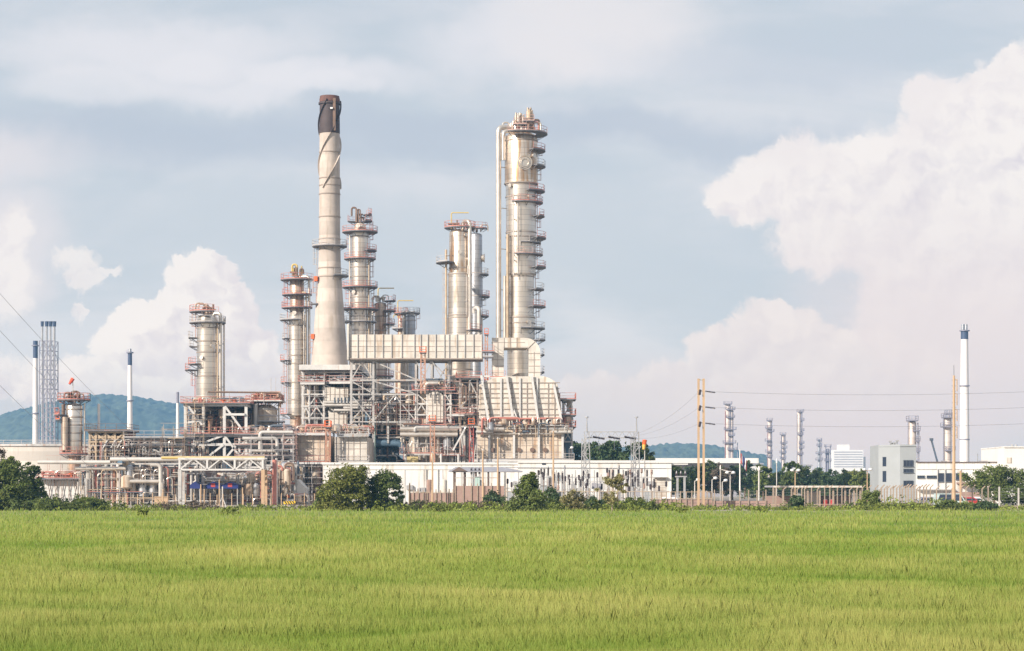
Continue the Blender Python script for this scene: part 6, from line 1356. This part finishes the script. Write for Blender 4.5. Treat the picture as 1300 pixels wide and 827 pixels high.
t = T('communications_mast', 'very thin pale mast above the apartment block side of the white building', 'mast', WX(1241, 700), 700); t.part('mast', MB().tube([(WX(1241, 700), 700, 0), (WX(1241, 700), 700, WZ(577, 700))], .18, 6), 'galvanized'); t.part('cap', MB().lathe(WX(1241, 700), 700, [(WZ(577, 700), .3), (WZ(576, 700), .1)], 6), 'galvanized')

# ================================================================ TREES, BUSHES, UNDERGROWTH
def ptree(name, label, cat, px, Y, lobes, n, size, leaf, **k): return tree(name, label, cat, px, Y, pxblobs(lobes, px, Y), n, size, leaf, **k)
ptree('broadleaf_tree', 'tall olive-green bushy tree hiding the left end of the white wall', 'tree', 440, 250, [(440, 612, 22, 17), (452, 604, 14, 11), (425, 628, 18, 14), (450, 632, 18, 15), (413, 640, 11, 13), (432, 645, 20, 9), (462, 620, 6, 8)], 15000, .17, 'leaf_olive', seed=1, r0=.22)
ptree('broadleaf_tree', 'darker leaning bushy tree with gaps right of the olive one', 'tree', 486, 252, [(490, 608, 16, 9), (478, 616, 12, 9), (497, 622, 14, 11), (480, 636, 13, 11), (470, 628, 7, 8), (502, 634, 9, 9), (488, 646, 20, 6)], 10000, .17, 'leaf_dark', seed=2, r0=.2)
ptree('leafy_shrub', 'low dark shrub at the left foot of the olive tree', 'bush', 414, 251, [(413, 634, 10, 12), (418, 645, 12, 8)], 3200, .16, 'leaf_dark', seed=3, r0=.07)
ptree('pyramid_bush', 'bright cone-shaped young tree before the substation', 'tree', 670, 242, [(671, 605, 8, 10), (672, 614, 11, 12), (668, 626, 14, 12), (674, 634, 18, 12), (660, 642, 15, 9), (672, 648, 24, 7)], 13000, .16, 'leaf_mid', seed=4, r0=.12)
ptree('bare_stemmed_tree', 'thin spreading young tree with pale bare stems by the substation', 'tree', 777, 248, [(768, 611, 10, 5), (788, 608, 9, 5), (778, 616, 8, 5), (760, 622, 5, 3), (792, 620, 6, 6), (775, 632, 10, 7)], 2400, .15, 'leaf_dry', seed=5, bark='bark_pale', r0=.1)
ptree('leafy_shrub', 'round dark shrub before the pinkish-brown wall', 'bush', 626, 262, [(626, 636, 11, 10)], 2600, .16, 'leaf_teal', seed=6, r0=.07)
ptree('leafy_shrub', 'round dark shrub right of the cone-shaped tree', 'bush', 703, 258, [(702, 630, 9, 10), (706, 638, 10, 8)], 2600, .16, 'leaf_teal', seed=7, r0=.07)
ptree('leafy_shrub', 'pale olive wispy shrub left of the bare-stemmed tree', 'bush', 727, 250, [(727, 634, 13, 11), (735, 642, 15, 8)], 2200, .15, 'leaf_dry', seed=8, r0=.05)
ptree('leafy_shrub', 'dark shrub under the left gantry mast', 'bush', 758, 255, [(756, 640, 14, 8)], 1800, .15, 'leaf_teal', seed=9, r0=.05)
ptree('leafy_shrub', 'dark shrub right of the bare-stemmed tree', 'bush', 808, 255, [(806, 638, 13, 8), (818, 641, 12, 7)], 2400, .15, 'leaf_mid', seed=10, r0=.05)
ptree('leafy_shrub', 'small round dark shrub at the left end of the carport', 'bush', 1011, 262, [(1011, 638, 9, 8)], 1600, .15, 'leaf_teal', seed=11, r0=.05)
ptree('leafy_shrub', 'tall green creeper-like shrub against the bent-top fence', 'bush', 1108, 262, [(1108, 632, 11, 9), (1106, 642, 13, 7)], 2800, .15, 'leaf_mid', seed=12, r0=.05)
ptree('leafy_shrub', 'dark low shrub at the foot of the tall tan pole', 'bush', 1211, 256, [(1214, 643, 20, 6), (1200, 645, 12, 5)], 2600, .15, 'leaf_dark', seed=13, r0=.05)
ptree('leafy_shrub', 'dark low shrub right of the tall tan pole', 'bush', 1250, 256, [(1250, 643, 13, 6)], 1700, .15, 'leaf_teal', seed=14, r0=.05)
ptree('leafy_shrub', 'dense green shrub at the foot of the left pipe rack', 'bush', 118, 256, [(112, 640, 14, 8), (126, 642, 12, 7)], 2800, .16, 'leaf_mid', seed=15, r0=.05)
ptree('broadleaf_tree', 'large dark tree at the left edge of the view', 'tree', 10, 256, [(12, 596, 14, 14), (0, 606, 22, 16), (20, 616, 18, 15), (4, 632, 26, 14), (30, 634, 16, 12), (-22, 610, 18, 22)], 14000, .18, 'leaf_mid', seed=16, r0=.25)
ptree('broadleaf_tree', 'smaller round tree just right of the one at the left edge', 'tree', 40, 262, [(40, 598, 9, 9), (45, 610, 8, 8), (36, 612, 9, 10), (42, 630, 14, 14)], 6500, .17, 'leaf_dark', seed=17, r0=.18)
ptree('broadleaf_tree', 'bare brownish treetop behind the left edge tree', 'tree', 6, 280, [(2, 582, 12, 9), (14, 588, 9, 7)], 1500, .16, 'leaf_brown', seed=18, r0=.15)
ptree('leafy_shrub', 'dark hedge-like shrub below the left trees', 'bush', 60, 254, [(30, 642, 20, 8), (58, 643, 22, 7), (88, 644, 20, 6)], 5000, .16, 'leaf_dark', seed=19, r0=.06)
ptree('broadleaf_tree', 'big dark tree rising behind the gantry and white building', 'tree', 775, 365, [(760, 570, 14, 12), (778, 563, 9, 7), (788, 574, 15, 12), (770, 584, 22, 9), (757, 562, 6, 5), (795, 584, 14, 8)], 5200, .28, 'leaf_teal', seed=20, r0=.3)
ptree('broadleaf_tree', 'dark tree behind the right mast of the gantry', 'tree', 815, 368, [(812, 570, 10, 10), (820, 580, 11, 9), (828, 588, 8, 6)], 2600, .27, 'leaf_dark', seed=21, r0=.25)
ptree('broadleaf_tree', 'dark tree just right of the huge furnace', 'tree', 733, 420, [(728, 572, 11, 10), (737, 576, 10, 12), (722, 583, 10, 8)], 2600, .3, 'leaf_teal', seed=22, r0=.25)
ptree('palm_like_tree', 'round dark tree spreading before the white office building', 'tree', 1262, 330, [(1262, 602, 20, 10), (1240, 608, 16, 9), (1280, 608, 22, 12), (1260, 615, 26, 9), (1300, 612, 16, 12), (1270, 597, 8, 6)], 9000, .2, 'leaf_mid', seed=23, r0=.2)
ptree('leafy_shrub', 'dense green shrubs behind the wide-spaced fence posts', 'bush', 1285, 300, [(1262, 626, 12, 12), (1285, 628, 18, 12), (1312, 628, 20, 13)], 4200, .2, 'leaf_dark', seed=24, r0=.06)
# tree line behind the fence: individual trees with their own crowns
line = [(852, 604, 9, 'leaf_dark'), (868, 606, 12, 'leaf_mid'), (885, 602, 13, 'leaf_teal'), (903, 600, 13, 'leaf_mid'), (915, 592, 12, 'leaf_brown'), (930, 601, 12, 'leaf_dark'), (945, 592, 11, 'leaf_teal'), (957, 599, 12, 'leaf_mid'), (969, 594, 11, 'leaf_mid'), (983, 600, 12, 'leaf_dark'), (996, 598, 11, 'leaf_teal'), (1006, 589, 12, 'leaf_dark'),
        (1018, 594, 13, 'leaf_teal'), (1031, 597, 12, 'leaf_dark'), (1044, 598, 12, 'leaf_teal'), (1056, 600, 12, 'leaf_teal'), (1068, 598, 12, 'leaf_mid'), (1081, 596, 13, 'leaf_olive'), (1096, 600, 11, 'leaf_mid'), (1110, 604, 10, 'leaf_mid'), (1120, 608, 9, 'leaf_olive')]
lb = ['dark green tree nearest the right end of the white building', 'mid green tree behind the disconnector frame', 'bluish green tree behind the twin tan poles', 'mid green tree just right of the twin poles', 'brownish bare-looking round treetop left of the flagpole', 'dark tree directly left of the flag', 'bluish tree right of the flag', 'mid green tree behind the thick white pole', 'palm-like mid green tree under the second far column', 'dark low tree left of the thin tall mast',
      'bluish tree behind the thin tall mast', 'tallest dark tree peak under the straight far column', 'broad bluish tree above the carport roof', 'dark tree above the middle of the carport', 'bluish tree under the slender grey far column', 'bluish tree in front of the looped-top far column', 'mid green tree below the pale tower block', 'olive round tree at the right of the tower block', 'mid green tree left of the twin-headed lamp by the office', 'mid green low tree touching the grey office block', 'small olive tree at the foot of the grey office block']
for i, (c, py, r_, lf) in enumerate(line):
    Yt_ = 400 + (i * 37) % 130; h2 = (WZ(py, Yt_)) ; rr = random.Random(i); u = U_(Yt_)
    lob = [(c + rr.uniform(-3, 3), py + 6, r_ * .7, 6), (c - r_ * .5, py + 12, r_ * .75, 8), (c + r_ * .5, py + 13, r_ * .75, 8), (c, py + 20, r_ * 1.0, 9), (c + rr.uniform(-4, 4), py + 28, r_ * 1.05, 9)]
    hi_ = (13 if c < 905 else 7 if c < 950 and lf != 'leaf_brown' else 2); py -= hi_
    lob = [(a_, b_ - hi_, r1_, r2_ + 1) for a_, b_, r1_, r2_ in lob]
    ptree('broadleaf_tree', lb[i], 'tree', c, Yt_, lob, 3600, .27, lf, seed=40 + i, r0=.2, group='trees behind the right-hand fence')
# far woods that read as one mass
V_ = []
for k in range(150):
    Yw = nr.uniform(900, 1050); c = 560 + k * 5.3 + nr.uniform(-3, 3); hh = nr.uniform(4, 7.5) if c > 820 else nr.uniform(5, 9)
    V_.append(leaves([(WX(c, Yw), Yw, hh * .5, 9, 7, hh * .55)], 260, .9, 500 + k))
for k in range(60):
    Yw = nr.uniform(1300, 1500); c = -60 + k * 7; V_.append(leaves([(WX(c, Yw), Yw, 5, 12, 8, 6)], 200, 1.2, 800 + k))
me = tri_mesh('woods', np.concatenate(V_), 'leaf_teal'); o = bpy.data.objects.new('woods', me); C.objects.link(o); o['kind'] = 'stuff'; o['label'] = 'distant belt of trees across the plain'
# undergrowth strip along the field edge
def strip(name, label, segs, leaf, seed, size=.15):
    V_ = []; r = np.random.default_rng(seed)
    for (a, b_, Ya, Yb_, h, dens) in segs:
        n = int((b_ - a) / 5)
        for k in range(n):
            c = a + (b_ - a) * (k + r.uniform(0, 1)) / n; Yq = r.uniform(Ya, Yb_); hh = h * r.uniform(.5, 1.5); V_.append(leaves([(WX(c, Yq), Yq, hh * .42, .55 + r.uniform(0, .5), .7, hh * .6)], int(dens * r.uniform(.6, 1.3)), size, int(r.integers(1e9))))
    me = tri_mesh(name, np.concatenate(V_), leaf); o = bpy.data.objects.new(name, me); C.objects.link(o); o['kind'] = 'stuff'; o['label'] = label
strip('undergrowth', 'mixed green undergrowth along the field edge', [(-30, 110, 249, 258, 1.2, 130), (110, 160, 252, 260, 1.1, 110), (175, 205, 254, 262, .9, 90), (300, 350, 256, 266, .7, 80), (500, 590, 250, 262, .95, 130), (640, 720, 248, 260, 1.1, 140), (735, 850, 250, 262, 1.0, 110), (990, 1030, 256, 270, .7, 80), (1090, 1170, 256, 272, .8, 90), (1195, 1262, 256, 270, .8, 90)], 'leaf_mid', 1)
strip('undergrowth', 'bright low weeds before the fences', [(400, 520, 250, 256, .8, 130), (540, 700, 249, 256, .75, 150), (700, 860, 249, 256, .9, 130), (850, 1345, 254, 268, .42, 70), (240, 410, 252, 266, .4, 60), (60, 240, 252, 260, .5, 70), (1090, 1230, 256, 264, 1.2, 120)], 'leaf_bright', 2)
strip('undergrowth', 'brown dry brush among the green undergrowth', [(205, 275, 254, 262, .9, 110), (585, 625, 252, 258, 1.1, 110), (500, 545, 250, 258, .9, 100), (700, 800, 258, 268, 1.2, 80), (1100, 1200, 262, 272, .8, 60), (380, 420, 262, 270, .8, 80)], 'leaf_brown', 3)
strip('undergrowth', 'dark brush behind the weeds', [(520, 560, 256, 262, .9, 100), (640, 690, 252, 258, 1.1, 110), (1060, 1120, 262, 270, .7, 80), (-20, 100, 254, 262, 1.6, 160), (885, 910, 264, 272, .7, 70), (950, 975, 262, 270, .6, 60), (1195, 1262, 256, 264, .8, 80)], 'leaf_dark', 4)
for i, (c, py, Yq, w2, lab) in enumerate(((180, 654, 205, 10, 'small isolated leafy weed clump in the left part of the field'), (293, 653, 215, 20, 'wide low weed clump in the field below the tripod mast'), (966, 650, 236, 14, 'weed clump in the field below the thick white pole'), (865, 652, 230, 9, 'small weed clump in the field right of the substation'), (556, 650, 236, 12, 'weed clump in the field left of the cone-shaped tree'), (805, 649, 240, 9, 'small weed clump in the field below the gantry'))):
    u = U_(Yq); bl = [((q - .5) * w2 * u, 0, .35, w2 * u * .3, .4, .42) for q in (.1, .5, .9)]; tree('weed_clump', lab, 'plant', c, Yq, bl, 900, .11, 'leaf_bright', seed=70 + i, r0=.02)

# ================================================================ SCAFFOLDS AND EXTRA PIPEWORK IN THE PLANT
for a in ((240, 284, 516, 550, 368, 'pipe_rust', 'rusty thin-tube scaffold inside the upper left bay of the braced structure'), (286, 312, 516, 550, 368, 'pipe_rust', 'narrow rusty scaffold inside the upper right bay of the braced structure'),
          (236, 258, 512, 582, 364, 'pipe_tan', 'tan scaffold stair at the left edge of the braced structure'), (162, 232, 560, 606, 347, 'pipe_rust', 'rusty scaffold standing before the long left pipe rack'),
          (112, 162, 566, 606, 347, 'rail_grey', 'grey scaffold before the raised brown deck'), (206, 234, 545, 575, 349, 'pipe_tan', 'tan scaffold beside the orange cover'),
          (318, 372, 556, 600, 361, 'rail_grey', 'grey scaffold across the stacked exchanger decks'), (360, 376, 540, 600, 365, 'rail_pink', 'narrow reddish scaffold left of the low box furnace'),
          (386, 412, 474, 547, 386.9, 'rail_grey', 'grey scaffold inside the smokestack table legs'), (437, 456, 488, 547, 386.9, 'pipe_rust', 'rusty scaffold under the right side of the smokestack table'),
          (446, 474, 480, 550, 383.5, 'rail_grey', 'grey scaffold below the left end of the long duct'), (478, 516, 512, 552, 384.5, 'pipe_rust', 'rusty scaffold above the dark cooler frame'),
          (508, 530, 496, 546, 381, 'rail_grey', 'grey scaffold left of the white upright heater box'), (565, 584, 484, 545, 379.6, 'rail_pink', 'reddish scaffold right of the white upright heater box'),
          (584, 606, 486, 540, 377.6, 'pipe_rust', 'rusty scaffold left of the huge furnace casing'), (256, 345, 600, 630, 335.5, 'rail_grey', 'low grey scaffold behind the blue awnings'),
          (60, 110, 586, 608, 339, 'rail_pink', 'low reddish scaffold on the service building roof'), (352, 410, 592, 636, 364.5, 'rail_grey', 'grey scaffold before the base of the low box furnace')):
    scaffold(a[6], a[0], a[1], a[2], a[3], a[4], a[5])
xt = T('field_piping', 'tangle of thin pipes running between the left racks and the furnaces', 'piping', WX(200, 346), 346)
clutter(xt, 112, 232, 556, 606, 348, 5, 90, 207, thin=True); clutter(xt, 100, 232, 590, 640, 335, 3, 90, 201, zmin=.1, thin=True); clutter(xt, 306, 345, 598, 640, 334, 3, 24, 208, zmin=.1, thin=True)
clutter(xt, 236, 312, 518, 640, 371, 12, 90, 202, zmin=.1, thin=True); clutter(xt, 304, 372, 545, 640, 366, 8, 110, 206, zmin=.1, thin=True)
xt = T('field_piping', 'tangle of thin pipes in front of the central furnaces', 'piping', WX(480, 380), 380)
clutter(xt, 384, 470, 478, 550, 390, 12, 80, 203, thin=True); clutter(xt, 470, 606, 494, 588, 389, 10, 110, 204, thin=True); clutter(xt, 612, 722, 536, 548, 376, 1.2, 10, 205, thin=True)
finish_small()
